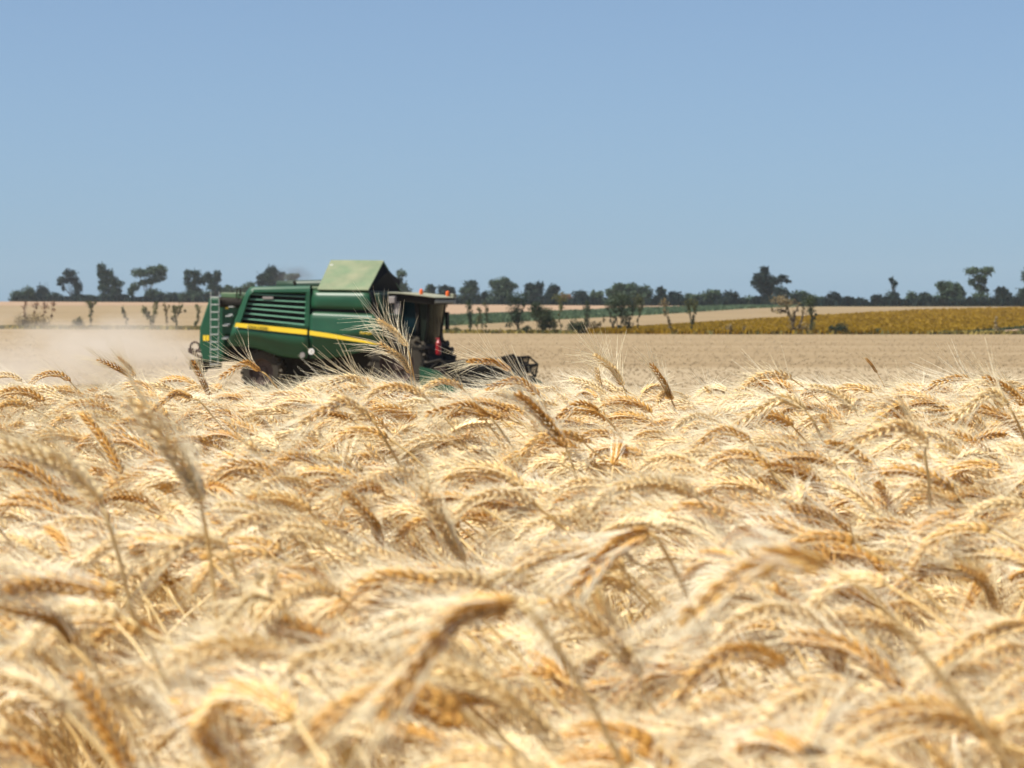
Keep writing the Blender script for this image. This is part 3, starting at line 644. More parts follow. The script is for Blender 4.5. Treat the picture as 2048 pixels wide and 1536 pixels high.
# top deck, unloading auger on the far side
b = MB(); poly([(500, 573), (640, 573), (640, 580), (500, 580)], -1.42, 1.42, b); part(b, 'engine_deck', M['green_dusty'], bevel=.03)
b = MB(); b.tube([L(556, 571, 1.2), L(604, 570, 1.2), L(650, 569, 1.2), L(742, 573, 1.2)], .16, 12); part(b, 'unloading_auger', M['dark_green'], smooth=True)
b = MB(); e = L(590, 572, .3); b.tube([e, e + Vector((0, 0, .10)), e + Vector((-.05, 0, .14))], .05, 8); part(b, 'exhaust_pipe', M['black'])
# open grain tank lids: a tent along the machine
tk = [L(635, 581, -1.52), L(737, 582, -1.52), L(768, 523, 0), L(662, 522, 0)]
tk2 = [Vector((p.x, -p.y, p.z)) for p in tk]
tank = MB(); tank.box((tk[0] + tk2[1]) / 2 + Vector((0, 0, -.35)), ((tk[1] - tk[0]).length * .98, 2.7, .7)); tank = part(tank, 'grain_tank', M['dark_green'])
b = MB(); b.add(tk, [(0, 1, 2, 3)]); o = part(b, 'tank_lid', M['green_dusty'], tank); solid(o, .04, -1)
b = MB(); b.add(tk2, [(0, 1, 2, 3)]); o = part(b, 'tank_lid', M['green_dusty'], tank); solid(o, .04, 1)
for k, nm in ((1, 'tank_end_cover'), (0, 'tank_end_cover')):
    a, c, d = tk[k], tk2[k], tk[2 if k == 1 else 3]
    ins = Vector((-.06 if k == 1 else .06, 0, 0)); bulge = Vector((.10 if k == 1 else -.05, 0, 0))
    b = MB(); m1 = (a + d) / 2 + ins; m2 = (c + d) / 2 + ins + Vector((0, .12, .08)); md = (a + c + d) / 3 + bulge + Vector((0, 0, .3))
    b.add([a + ins, c + ins, d + ins, m1, m2, md, c + ins + Vector((0, .02, .35)), d + ins + Vector((0, .3, -.14))], [(0, 1, 5), (1, 6, 5), (6, 4, 5), (4, 7, 5), (7, 2, 5), (2, 3, 5), (3, 0, 5)])
    part(b, nm, M['inside'], tank)
b = MB(); e = L(669, 533, -.25); b.box(e, (.3, .05, .05)); b.box(e + Vector((-.08, -.02, .02)), (.10, .06, .1)); part(b, 'lid_handle', M['white'], tank)
# ---- cab
CN, CF = -.80, .80
cabp = lambda px, py, y=CN: L(px, py, y)
base = MB(); poly([(776, 672), (848, 688), (856, 700), (850, 720), (776, 716)], -.9, .9, base)
cab = part(base, 'cab', M['black'], bevel=.03)
fl = MB(); poly([(792, 596), (800, 596), (800, 690), (792, 690)], CN, CF, fl); part(fl, 'cab_back_wall', M['inside'], cab)
def post(name, pts, r=.045): 
    for sgn in (1, -1):
        q = MB(); q.tube([Vector((p.x, p.y * sgn, p.z)) for p in pts], r, 6); part(q, name, M['black'], cab)
post('cab_pillar', [L(804, 600, CN), L(803, 688, CN)])
post('cab_pillar', [L(833, 602, CN), L(836, 640, CN), L(832, 694, CN)], .07)
post('cab_pillar', [L(858, 603, CN), L(854, 650, -.74), L(847, 696, -.64)], .045)
side_r = [(804, 600), (833, 602), (836, 640), (832, 693), (803, 688)]
side_f = [(834, 602), (857, 604), (853, 650), (846, 695), (833, 694), (837, 640)]
for sgn in (1, -1):
    for pl, mt in ((side_r, 'tealglass'), (side_f, 'glass')):
        q = MB(); v = [L(a, c, CN) for a, c in pl]; q.add([Vector((p.x, (p.y + .02) * sgn, p.z)) for p in v], [tuple(range(len(v)))]); solid(part(q, 'side_window', M[mt], cab), .006)
ws = MB(); wl = [L(858, 604, CN), L(854, 650, -.74), L(847, 696, -.64)]
rows = []
for p in wl: rows.append([Vector((p.x + .10 * (1 - (yy / p.y) ** 2), yy, p.z)) for yy in np.linspace(p.y + .03, -p.y - .03, 9)])
ws.add([p for r in rows for p in r], [(r * 9 + i, r * 9 + i + 1, (r + 1) * 9 + i + 1, (r + 1) * 9 + i) for r in range(2) for i in range(8)])
part(ws, 'windscreen', M['glass'], cab, smooth=True)
# interior: seat, column, driver console
b = MB(); s0 = L(822, 672, 0); b.box(s0, (.5, .5, .14)); b.box(s0 + Vector((-.24, 0, .38)), (.12, .48, .75)); b.box(s0 + Vector((0, 0, -.22)), (.3, .3, .35)); b.box(s0 + Vector((.05, -.34, .2)), (.4, .1, .1)); part(b, 'driver_seat', M['inside'], cab, bevel=.03)
b = MB(); s1 = s0 + Vector((.55, 0, .1)); b.tube([s1 + Vector((.15, 0, -.4)), s1 + Vector((0, 0, .25))], .05, 8)
b.tube([s1 + Vector((0, 0, .25)) + Vector((.2 * math.cos(a) * .5, .2 * math.sin(a), .2 * math.cos(a))) for a in np.linspace(0, 2 * math.pi, 16)], .018, 5, cap=False); part(b, 'steering_wheel', M['inside'], cab)
# roof: light top over a dark fascia with lamps
b = MB(); poly([(775, 584), (800, 584.5), (845, 590), (868, 594), (870, 596), (845, 592.8), (800, 588), (775, 587)], -1.08, 1.08, b); rf = part(b, 'cab_roof', M['dustlight'], cab, bevel=.015)
b = MB(); poly([(776, 587.3), (800, 588.3), (845, 593.1), (869, 596.3), (867, 608), (856, 609), (800, 602), (778, 596)], -1.0, 1.0, b); fa = part(b, 'roof_fascia', M['black'], cab, bevel=.02)
fx = L(868, 603, -1.0)
for i in range(8):
    yy = -.88 + i * .25; q = MB(); q.tube([Vector((fx.x - .02, yy, fx.z + .0)), Vector((fx.x + .05, yy, fx.z - .0))], .055, 10); part(q, 'work_light', M['steel'], fa)
for (px, py, yy) in ((842.5, 583, -.7), (895, 587, .75)):
    q = MB(); c = L(px, py, yy); q.tube([c + Vector((0, 0, -.14)), c + Vector((0, 0, -.06)), c, c + Vector((0, 0, .06)), c + Vector((0, 0, .08))], [.04, .055, .06, .05, .015], 10); part(q, 'beacon', M['orange'], rf)
q = MB(); c = L(903, 592, .9); q.box(c, (.22, .25, .14)); q.tube([c + Vector((-.2, 0, -.05)), c], .03, 5); part(q, 'corner_lamp', M['dustlight'], cab, bevel=.02)
# mirrors
q = MB(); m0 = L(885, 602, 1.0); q.tube([m0, m0 + Vector((.12, .1, -.02)), m0 + Vector((.12, .1, -.2))], .02, 5); q.box(m0 + Vector((.12, .1, -.62)), (.07, .24, .55)); part(q, 'mirror', M['inside'], cab, bevel=.02)
q = MB(); q.box(m0 + Vector((-.12, .08, -.98)), (.10, .4, .55)); part(q, 'mirror', M['inside'], cab, bevel=.02)
q = MB(); m1 = L(803, 604, -1.3); q.box(m1 + Vector((-.15, .08, -.22)), (.16, .2, .36)); q.tube([m1 + Vector((-.3, .2, 0)), m1 + Vector((-.1, .1, .0))], .02, 5); part(q, 'mirror', M['greyplastic'], cab, bevel=.03)
q = MB(); m2 = L(785, 600, -1.3); q.box(m2, (.22, .2, .22)); part(q, 'air_filter_box', M['greyplastic'], cab, bevel=.03)
# platform rail and near landing
q = MB(); q.tube([L(776, 629, -1.5), L(800, 630, -1.5), L(806, 660, -1.5), L(806, 692, -1.5)], .02, 6); q.tube([L(776, 629, -1.5), L(776, 690, -1.5)], .02, 6); part(q, 'handrail', M['dark_green'], cab)
q = MB(); poly([(776, 690), (850, 695), (850, 700), (776, 697)], -1.5, -.9, q); part(q, 'landing', M['black'], cab)
# red extinguisher hanging ahead of the cab
q = MB(); c = L(877, 694, -.75); q.tube([c + Vector((0, 0, .24)), c + Vector((0, 0, .2)), c + Vector((0, 0, .13)), c + Vector((0, 0, -.21)), c + Vector((0, 0, -.25))], [.02, .04, .085, .09, .06], 12); q.box(c + Vector((-.02, 0, .26)), (.12, .05, .05))
ext = part(q, 'fire_extinguisher', M['red'], cab, smooth=False)
q = MB(); q.tube([c + Vector((-.05, 0, .9)), c + Vector((-.02, 0, .26))], .018, 5); q.tube([c + Vector((.06, 0, .95)), c + Vector((.05, 0, .26))], .018, 5); part(q, 'bracket', M['black'], ext)
# feeder house
q = MB(); poly([(822, 690), (852, 694), (862, 718), (878, 748), (850, 762), (822, 740)], -.62, .62, q); part(q, 'feeder_house', M['black'], bevel=.03)
q = MB(); q.tube([L(846, 716, -.9), L(884, 742, -.9)], .06, 8); q.tube([L(842, 725, -.8), L(870, 750, -.8)], .09, 8); part(q, 'lift_cylinder', M['steel'])
q = MB(); c = L(862, 750, -1.0); q.tube([c + Vector((0, -.06, 0)), c + Vector((0, .06, 0))], .2, 14); part(q, 'belt_pulley', M['red'])
# wheels
def wheel(x, y, r, wd):
    wh = MB()
    prof = [(-.5, .62), (-.5, .88), (-.38, .97), (0, 1.0), (.38, .97), (.5, .88), (.5, .62)]; n = 36
    vs = [Vector((x + r * p[1] * math.cos(a), y + p[0] * wd, r + r * p[1] * math.sin(a))) for p in prof for a in np.linspace(0, 2 * math.pi, n, endpoint=False)]
    wh.add(vs, [(k * n + i, k * n + (i + 1) % n, (k + 1) * n + (i + 1) % n, (k + 1) * n + i) for k in range(len(prof) - 1) for i in range(n)])
    for i in range(22):
        a = 2 * math.pi * i / 22
        for sg in (-1, 1):
            aa = a + (math.pi / 22 if sg > 0 else 0); c = Vector((x + r * math.cos(aa), y + sg * wd * .24, r + r * math.sin(aa)))
            wh.box(c, (.09, wd * .5, .10), Matrix.Rotation(-aa, 3, 'Y') @ Matrix.Rotation(sg * .5, 3, 'X'))
    hub = MB()
    pr = [(.47, .64), (.44, .60), (.12, .52), (.10, .25), (.22, .20), (.22, .0)]
    n = 24; sg = -1 if y < 0 else 1
    vs = [Vector((x + r * p[1] * math.cos(a), y + sg * p[0] * wd, r + r * p[1] * math.sin(a))) for p in pr for a in np.linspace(0, 2 * math.pi, n, endpoint=False)]
    hub.add(vs, [(k * n + i, k * n + (i + 1) % n, (k + 1) * n + (i + 1) % n, (k + 1) * n + i) for k in range(len(pr) - 1) for i in range(n)])
    rootw = part(hub, 'wheel', M['brownsteel']); part(wh, 'tyre', M['rubber'], rootw)  # dark brown rim colour stands in for the shadow over the wheels
xf = L(800, 700, -1.2).x; xr = L(525, 700, -1.2).x
for y in (-1.18, 1.18): wheel(xf, y, .92, .62)
for y in (-1.12, 1.12): wheel(xr, y, .66, .42)
q = MB(); q.tube([Vector((xf, -1.1, .92)), Vector((xf, 1.1, .92))], .16, 10); q.tube([Vector((xr, -1.05, .66)), Vector((xr, 1.05, .66))], .1, 10); part(q, 'axle', M['black'])
# ---- header
hx = L(925, 742, 0).x; HW = 3.8
def hp(x, y, z): return Vector((hx + x, y, z + .12))
h = MB()
h.box(hp(0, 0, .55), (.10, HW * 2, .55)); h.box(hp(.45, 0, .17), (1.0, HW * 2, .06)); h.box(hp(-.02, 0, .88), (.10, HW * 2, .08))
for i in range(9): h.box(hp(-.09, -HW + .3 + i * (2 * HW - .6) / 8, .5), (.10, .08, .7))
header = part(h, 'header', M['black'])
for sg in (-1, 1):
    e = MB(); e.prism([(hx - .08, .12), (hx + 1.0, .12), (hx + 1.25, .16), (hx + 1.0, .36), (hx + .5, .80), (hx - .08, .92)], sg * HW - .03, sg * HW + .03)
    part(e, 'end_plate', M['green'], header)
    e = MB(); e.tube([hp(-.05, sg * (HW - .12), .86), hp(.5, sg * (HW - .12), 1.0), hp(1.05, sg * (HW - .12), .66)], .045, 6); e.tube([hp(0, sg * (HW - .12), .55), hp(.55, sg * (HW - .12), 1.02)], .035, 6); part(e, 'reel_arm', M['black'], header)
au = MB(); au.tube([hp(.38, -HW + .06, .48), hp(.38, HW - .06, .48)], .15, 12)
for sg in (-1, 1):
    pts = []; n = 90
    vs = []; 
    for i in range(n + 1):
        t = i / n; a = t * 2 * math.pi * 5.5 * sg; yy = sg * (HW - .08 - t * (HW - .7))
        for rr in (.14, .31): vs.append(hp(.38 + rr * math.cos(a), yy, .48 + rr * math.sin(a)))
    au.add(vs, [(2 * i, 2 * i + 1, 2 * i + 3, 2 * i + 2) for i in range(n)])
part(au, 'header_auger', M['steel'], header).data.materials[0] = M['brownsteel']
RC = (1.0, .57); RR = .39
rl = MB(); rl.tube([hp(RC[0], -HW + .15, RC[1]), hp(RC[0], HW - .15, RC[1])], .07, 10)
reel = part(rl, 'reel', M['black'], header)
SP = [-HW + .18, -1.65, 0, 1.65, HW - .18]
sp = MB()
for yy in (SP[0], SP[-1]): sp.tube([hp(RC[0], yy - .05, RC[1]), hp(RC[0], yy + .05, RC[1])], .16, 12)
for yy in SP:
    for k in range(6):
        a = 2 * math.pi * k / 6 + .35; a2 = a + 2 * math.pi / 6; p = hp(RC[0] + RR * math.cos(a), yy, RC[1] + RR * math.sin(a)); p2 = hp(RC[0] + RR * math.cos(a2), yy, RC[1] + RR * math.sin(a2))
        sp.tube([hp(RC[0], yy, RC[1]), p], .04, 5); sp.tube([p, p2], .032, 5)
part(sp, 'reel_spider', M['black'], reel)
for k in range(6):
    a = 2 * math.pi * k / 6 + .35; c = Vector((RC[0] + RR * math.cos(a), 0, RC[1] + RR * math.sin(a))); t = MB()
    t.tube([hp(c.x, -HW + .18, c.z), hp(c.x, HW - .18, c.z)], .036, 6)
    for i in range(44):
        yy = -HW + .25 + i * (2 * HW - .5) / 43; t.tube([hp(c.x, yy, c.z), hp(c.x - .03, yy, c.z - .14), hp(c.x + .03, yy, c.z - .26)], .019, 4, cap=False)
    part(t, 'reel_bat', M['black'], reel)
t = MB()
for i in range(40): yy = -HW + .1 + i * (2 * HW - .2) / 39; t.tube([hp(.95, yy, .15), hp(1.2, yy, .13)], [.022, .004], 4)
part(t, 'cutter_bar', M['steel'], header)
for sg in (-1, 1):
    t = MB(); t.tube([hp(1.0, sg * HW, .2), hp(1.35, sg * HW, .14), hp(1.5, sg * HW, .08)], [.12, .06, .015], 8); part(t, 'crop_divider', M['green'], header)

# ---------------------------------------------------------------- dust behind the machine, exhaust, air
def cloud(name, c, rad, dens, colr, scale, label, cat, absorb=0.0, lo=.35):
    bm = bmesh.new(); bmesh.ops.create_icosphere(bm, subdivisions=3, radius=1); me = bpy.data.meshes.new(name); bm.to_mesh(me); bm.free()
    o = mesh_obj(name, me); o.location = c; o.scale = rad; tag(o, label, cat, kind='stuff')
    m = bpy.data.materials.new(name); m.use_nodes = True; nt = m.node_tree; nt.nodes.remove(nt.nodes['Principled BSDF'])
    pv = nt.nodes.new('ShaderNodeVolumePrincipled'); pv.inputs['Color'].default_value = (*colr, 1); pv.inputs['Anisotropy'].default_value = .25
    tc = nt.nodes.new('ShaderNodeTexCoord'); ln = nt.nodes.new('ShaderNodeVectorMath'); ln.operation = 'LENGTH'; nt.links.new(tc.outputs['Object'], ln.inputs[0])
    fall = nt.nodes.new('ShaderNodeMapRange'); fall.inputs[1].default_value = 1.0; fall.inputs[2].default_value = .25; fall.inputs[3].default_value = 0; fall.inputs[4].default_value = 1; fall.interpolation_type = 'SMOOTHSTEP'
    nt.links.new(ln.outputs['Value'], fall.inputs[0])
    nz = noise(nt, scale, 4, tc.outputs['Object']); mr = nt.nodes.new('ShaderNodeMapRange'); mr.inputs[1].default_value = lo; mr.inputs[2].default_value = .65; nt.links.new(nz, mr.inputs[0])
    a = nt.nodes.new('ShaderNodeMath'); a.operation = 'MULTIPLY'; nt.links.new(fall.outputs[0], a.inputs[0]); nt.links.new(mr.outputs[0], a.inputs[1])
    b_ = nt.nodes.new('ShaderNodeMath'); b_.operation = 'MULTIPLY'; b_.inputs[1].default_value = dens; nt.links.new(a.outputs[0], b_.inputs[0])
    nt.links.new(b_.outputs[0], pv.inputs['Density']); nt.links.new(pv.outputs[0], nt.nodes['Material Output'].inputs['Volume'])
    m.cycles.volume_sampling = 'MULTIPLE_IMPORTANCE'
    me.materials.append(m); return o
dc = P(150, 725, 86)
cloud('dust_cloud', dc, (6.8, 7, 2.3), .62, (.92, .84, .73), 1.9, 'pale dust drifting over the stubble behind the harvester', 'dust', lo=.43)
hv = [(x, y, z) for x in (-4000, 4000) for y in (-100, 1600) for z in (-47, 24)]
cloud('exhaust_smoke', P(588, 553, 81), (.85, .6, .5), 1.3, (.25, .25, .27), 2.0, 'faint grey exhaust smoke above the engine cover', 'smoke')
bx = MB(); bx.add(hv, [(0, 1, 3, 2), (4, 6, 7, 5), (0, 4, 5, 1), (2, 3, 7, 6), (0, 2, 6, 4), (1, 5, 7, 3)])
hm = bpy.data.materials.new('haze'); hm.use_nodes = True; nt = hm.node_tree; nt.nodes.remove(nt.nodes['Principled BSDF'])
pv = nt.nodes.new('ShaderNodeVolumePrincipled'); pv.inputs['Color'].default_value = (.80, .90, 1, 1); pv.inputs['Density'].default_value = .00006
nt.links.new(pv.outputs[0], nt.nodes['Material Output'].inputs['Volume'])
tag(bx.build('haze', hm), 'thin bluish summer air over the far fields', 'haze', kind='stuff')

# ---------------------------------------------------------------- wheat
def rot_frame(T, hint):
    n = (hint - T * hint.dot(T)); n = n.normalized() if n.length > 1e-6 else T.orthogonal().normalized()
    return n, T.cross(n).normalized()
def resample(pts, n):
    """smooth curve (Catmull-Rom) through pts, n + 1 points"""
    pts = [Vector(p) for p in pts]; q = [pts[0] * 2 - pts[1]] + pts + [pts[-1] * 2 - pts[-2]]; out = []
    m = len(pts) - 1
    for i in range(n + 1):
        u = i / n * m; k = min(int(u), m - 1); t = u - k; a, b, c, d = q[k:k + 4]
        out.append(.5 * ((2 * b) + (c - a) * t + (2 * a - 5 * b + 4 * c - d) * t * t + (3 * b - a - 3 * c + d) * t ** 3))
    return out
def floret(mb, p, d, up, l, r):
    n, b = rot_frame(d, up); vs = []
    for t, k in ((0, .35), (.22, .95), (.5, 1.0), (.78, .55), (1.0, .06)):
        c = p + d * (l * t) + n * (r * .35 * math.sin(t * 3.1))
        for j in range(5):
            a = 2 * math.pi * j / 5; vs.append(c + (n * math.cos(a) * .75 + b * math.sin(a)) * (r * k))
    mb.add(vs, [(i * 5 + j, i * 5 + (j + 1) % 5, (i + 1) * 5 + (j + 1) % 5, (i + 1) * 5 + j) for i in range(4) for j in range(5)])
def make_ear(curve, size, roll=None, spread=1.0, awn_len=1.0, rnd=random, thick_awn=1.0):
    """ear and awns meshes along curve (list of points base to tip); size 1 = 8.5 cm ear"""
    E_, A_ = MB(), MB(); C = resample(curve, 24)
    ns = 23; hint = Vector((0, 1, 0)); ro = rnd.uniform(0, math.pi) if roll is None else roll
    E_.tube(C, [.0012 * size] * 25, 4)
    for i in range(ns + 1):
        u = min(1.0, i / ns) * .97; k = min(23, int(u * 24)); f = u * 24 - k
        p = C[k].lerp(C[k + 1], f); T = (C[k + 1] - C[max(0, k - 0)]).normalized()
        n, b = rot_frame(T, hint); a = ro + rnd.gauss(0, .12)
        S = n * math.cos(a) + b * math.sin(a); N = T.cross(S)
        sd = 1 if i % 2 else -1
        sz = size * (.72 + .28 * math.sin(math.pi * min(1, .25 + u * .75))) * (1.0 if i < ns else .9)
        for j, w_ in enumerate((-1, 0, 1)):
            if i == ns: d = (T + S * (w_ * .25)).normalized()
            else: d = (T * .88 + S * (sd * (.40 + rnd.uniform(-.06, .10) - .06)) + N * (w_ * (.34 + rnd.uniform(-.05, .08)))).normalized()
            q = p + S * (sd * .0012 * size) + N * (w_ * .0012 * size)
            l = sz * rnd.uniform(.0105, .0125)
            floret(E_, q, d, S * sd, l, sz * rnd.uniform(.0016, .0021))
            if w_ != 0 or i == ns or rnd.random() < .25:
                L_ = size * awn_len * rnd.uniform(.045, .075) * (1 if i > 3 else .7)
                tip = q + d * (l * .93)
                sp = spread * rnd.uniform(.5, 1.25)
                d1 = (T + S * sd * .38 * sp + N * w_ * .30 * sp).normalized()
                d2 = (T + S * sd * .55 * sp + N * w_ * .45 * sp + Vector((rnd.gauss(0, .06), rnd.gauss(0, .06), rnd.gauss(.03, .06)))).normalized()
                r0 = .00032 * size * thick_awn
                A_.tube([tip, tip + d1 * L_ * .35, tip + d1 * L_ * .35 + d2 * L_ * .65], [r0, r0 * .8, r0 * .25], 3, cap=False)
    return E_, A_
def make_leaf(p, d0, length, width, rnd=random):
    m = MB(); N = 9; pos = Vector(p); d = Vector(d0).normalized(); side = d.cross(Vector((0, 0, 1))).normalized(); vs = []; tw = rnd.uniform(-.35, .35)
    for i in range(N + 1):
        t = i / N; wdt = width * (.35 + .9 * math.sin(math.pi * min(1, t * .75 + .18))) * (1 - t ** 3)
        sd = Matrix.Rotation(tw * i * .6, 3, d) @ side
        up = sd.cross(d).normalized() * wdt * .25
        vs += [pos - sd * wdt * .5 + up, pos, pos + sd * wdt * .5 + up]
        pos = pos + d * (length / N); d = (d + Vector((rnd.uniform(-.1, .1), rnd.uniform(-.1, .1), -.26 * (t + .3)))).normalized()
    m.add(vs, [(3 * i + a, 3 * i + a + 1, 3 * i + a + 4, 3 * i + a + 3) for i in range(N) for a in (0, 1)]); return m
def mesh_of(mb, name, mat, smooth=True):
    me = bpy.data.meshes.new(name); me.from_pydata(mb.v, [], mb.f); me.materials.append(mat)
    if smooth: me.polygons.foreach_set('use_smooth', [True] * len(mb.f))
    return me
# --- typical plants: (angle from vertical at ear base, at ear tip)
KINDS = [(45, 130), (55, 142), (60, 152), (35, 100), (50, 125), (30, 78), (66, 138), (25, 52), (48, 150), (60, 120), (16, 40), (42, 96), (72, 160), (55, 114)]
PROTO = []
vr = random.Random(11)
for k, (a1, a2) in enumerate(KINDS):
    Ls, Le = .80, .079 * vr.uniform(.88, 1.12)
    base = vr.uniform(3, 12); p = Vector((0, 0, 0)); st = [p.copy()]; yb = vr.uniform(-.25, .25); N = 26
    for i in range(N):
        t = (i + .5) / N; an = base + 10 * t + (a1 - base - 10) * max(0, (t - .66) / .34) ** 1.7
        p = p + Vector((-math.sin(R(an)), math.sin(R(an)) * yb, math.cos(R(an)))) * (Ls / N); st.append(p.copy())
    ec_ = [p.copy()]
    for i in range(8):
        an = a1 + (a2 - a1) * (i + .5) / 8; p = p + Vector((-math.sin(R(an)), math.sin(R(an)) * yb, math.cos(R(an)))) * (Le / 8); ec_.append(p.copy())
    E_, A_ = make_ear(ec_, Le / .085, None, vr.uniform(.4, .85), vr.uniform(.48, .72), vr)
    S_ = MB(); S_.tube(st, [.0017 - .0006 * i / N for i in range(N + 1)], 5, cap=False)
    top = max(v.z for v in st + ec_)
    j = int(N * vr.uniform(.55, .8)); ld = Vector((vr.uniform(-1, .4), vr.uniform(-.7, .7), vr.uniform(.3, 1.1)))
    Lf = make_leaf(st[j], ld, vr.uniform(.09, .17), vr.uniform(.004, .007), vr)
    brown = k in (3, 9)
    ms = [mesh_of(S_, 'stem', M['stem']), mesh_of(E_, 'ear', M['ear_brown'] if brown else M['ear_pale'] if k in (1, 6, 11) else M['ear']), mesh_of(A_, 'awns', M['awn'], False), mesh_of(Lf, 'leaf', M['leaf'])]
    apex = max(ec_, key=lambda v: v.z)
    PROTO.append(dict(ms=ms, top=top, apex=apex, a=(a1, a2), brown=brown))
# joined copies for the uncountable rest, kept outside the scene's own collection
pc = bpy.data.collections.new('wheat_kinds')
for k, pr in enumerate(PROTO):
    V = []; Fc = []; mi = []; 
    me = bpy.data.meshes.new('wheat_kind')
    bm = bmesh.new()
    for idx, m in enumerate(pr['ms']):
        n0 = len(bm.faces); bm.from_mesh(m); bm.faces.ensure_lookup_table()
        for f in bm.faces[n0:]: f.material_index = idx; f.smooth = idx != 2
    bm.to_mesh(me); bm.free()
    for m in pr['ms']: me.materials.append(m.materials[0])
    pc.objects.link(bpy.data.objects.new('wheat_kind_%02d' % k, me))
# a low tangle of straw and leaves that fills the crop
def tangle(seed):
    r = random.Random(seed); m = MB()
    for i in range(16):
        a = r.uniform(0, 6.28); p = Vector((r.uniform(-.06, .06), r.uniform(-.06, .06), 0)); h = r.uniform(.5, .72); lean = Vector((r.uniform(-.30, .08), r.uniform(-.14, .14), 0))
        m.tube([p, p + lean * .35 + Vector((0, 0, h * .55)), p + lean + Vector((0, 0, h))], [.0014, .0012, .0008], 4, cap=False)
        if r.random() < .45:
            lf = make_leaf(p + lean * r.uniform(.5, .9) + Vector((0, 0, h * r.uniform(.7, .98))), Vector((r.uniform(-1, .6), r.uniform(-.8, .8), r.uniform(-.2, .8))), r.uniform(.08, .18), r.uniform(.004, .008), r)
            m.add(lf.v, lf.f)
    me = mesh_of(m, 'straw_tangle', M['leaf']); return me
for k in range(4): pc.objects.link(bpy.data.objects.new('wheat_tangle_%02d' % k, tangle(k)))

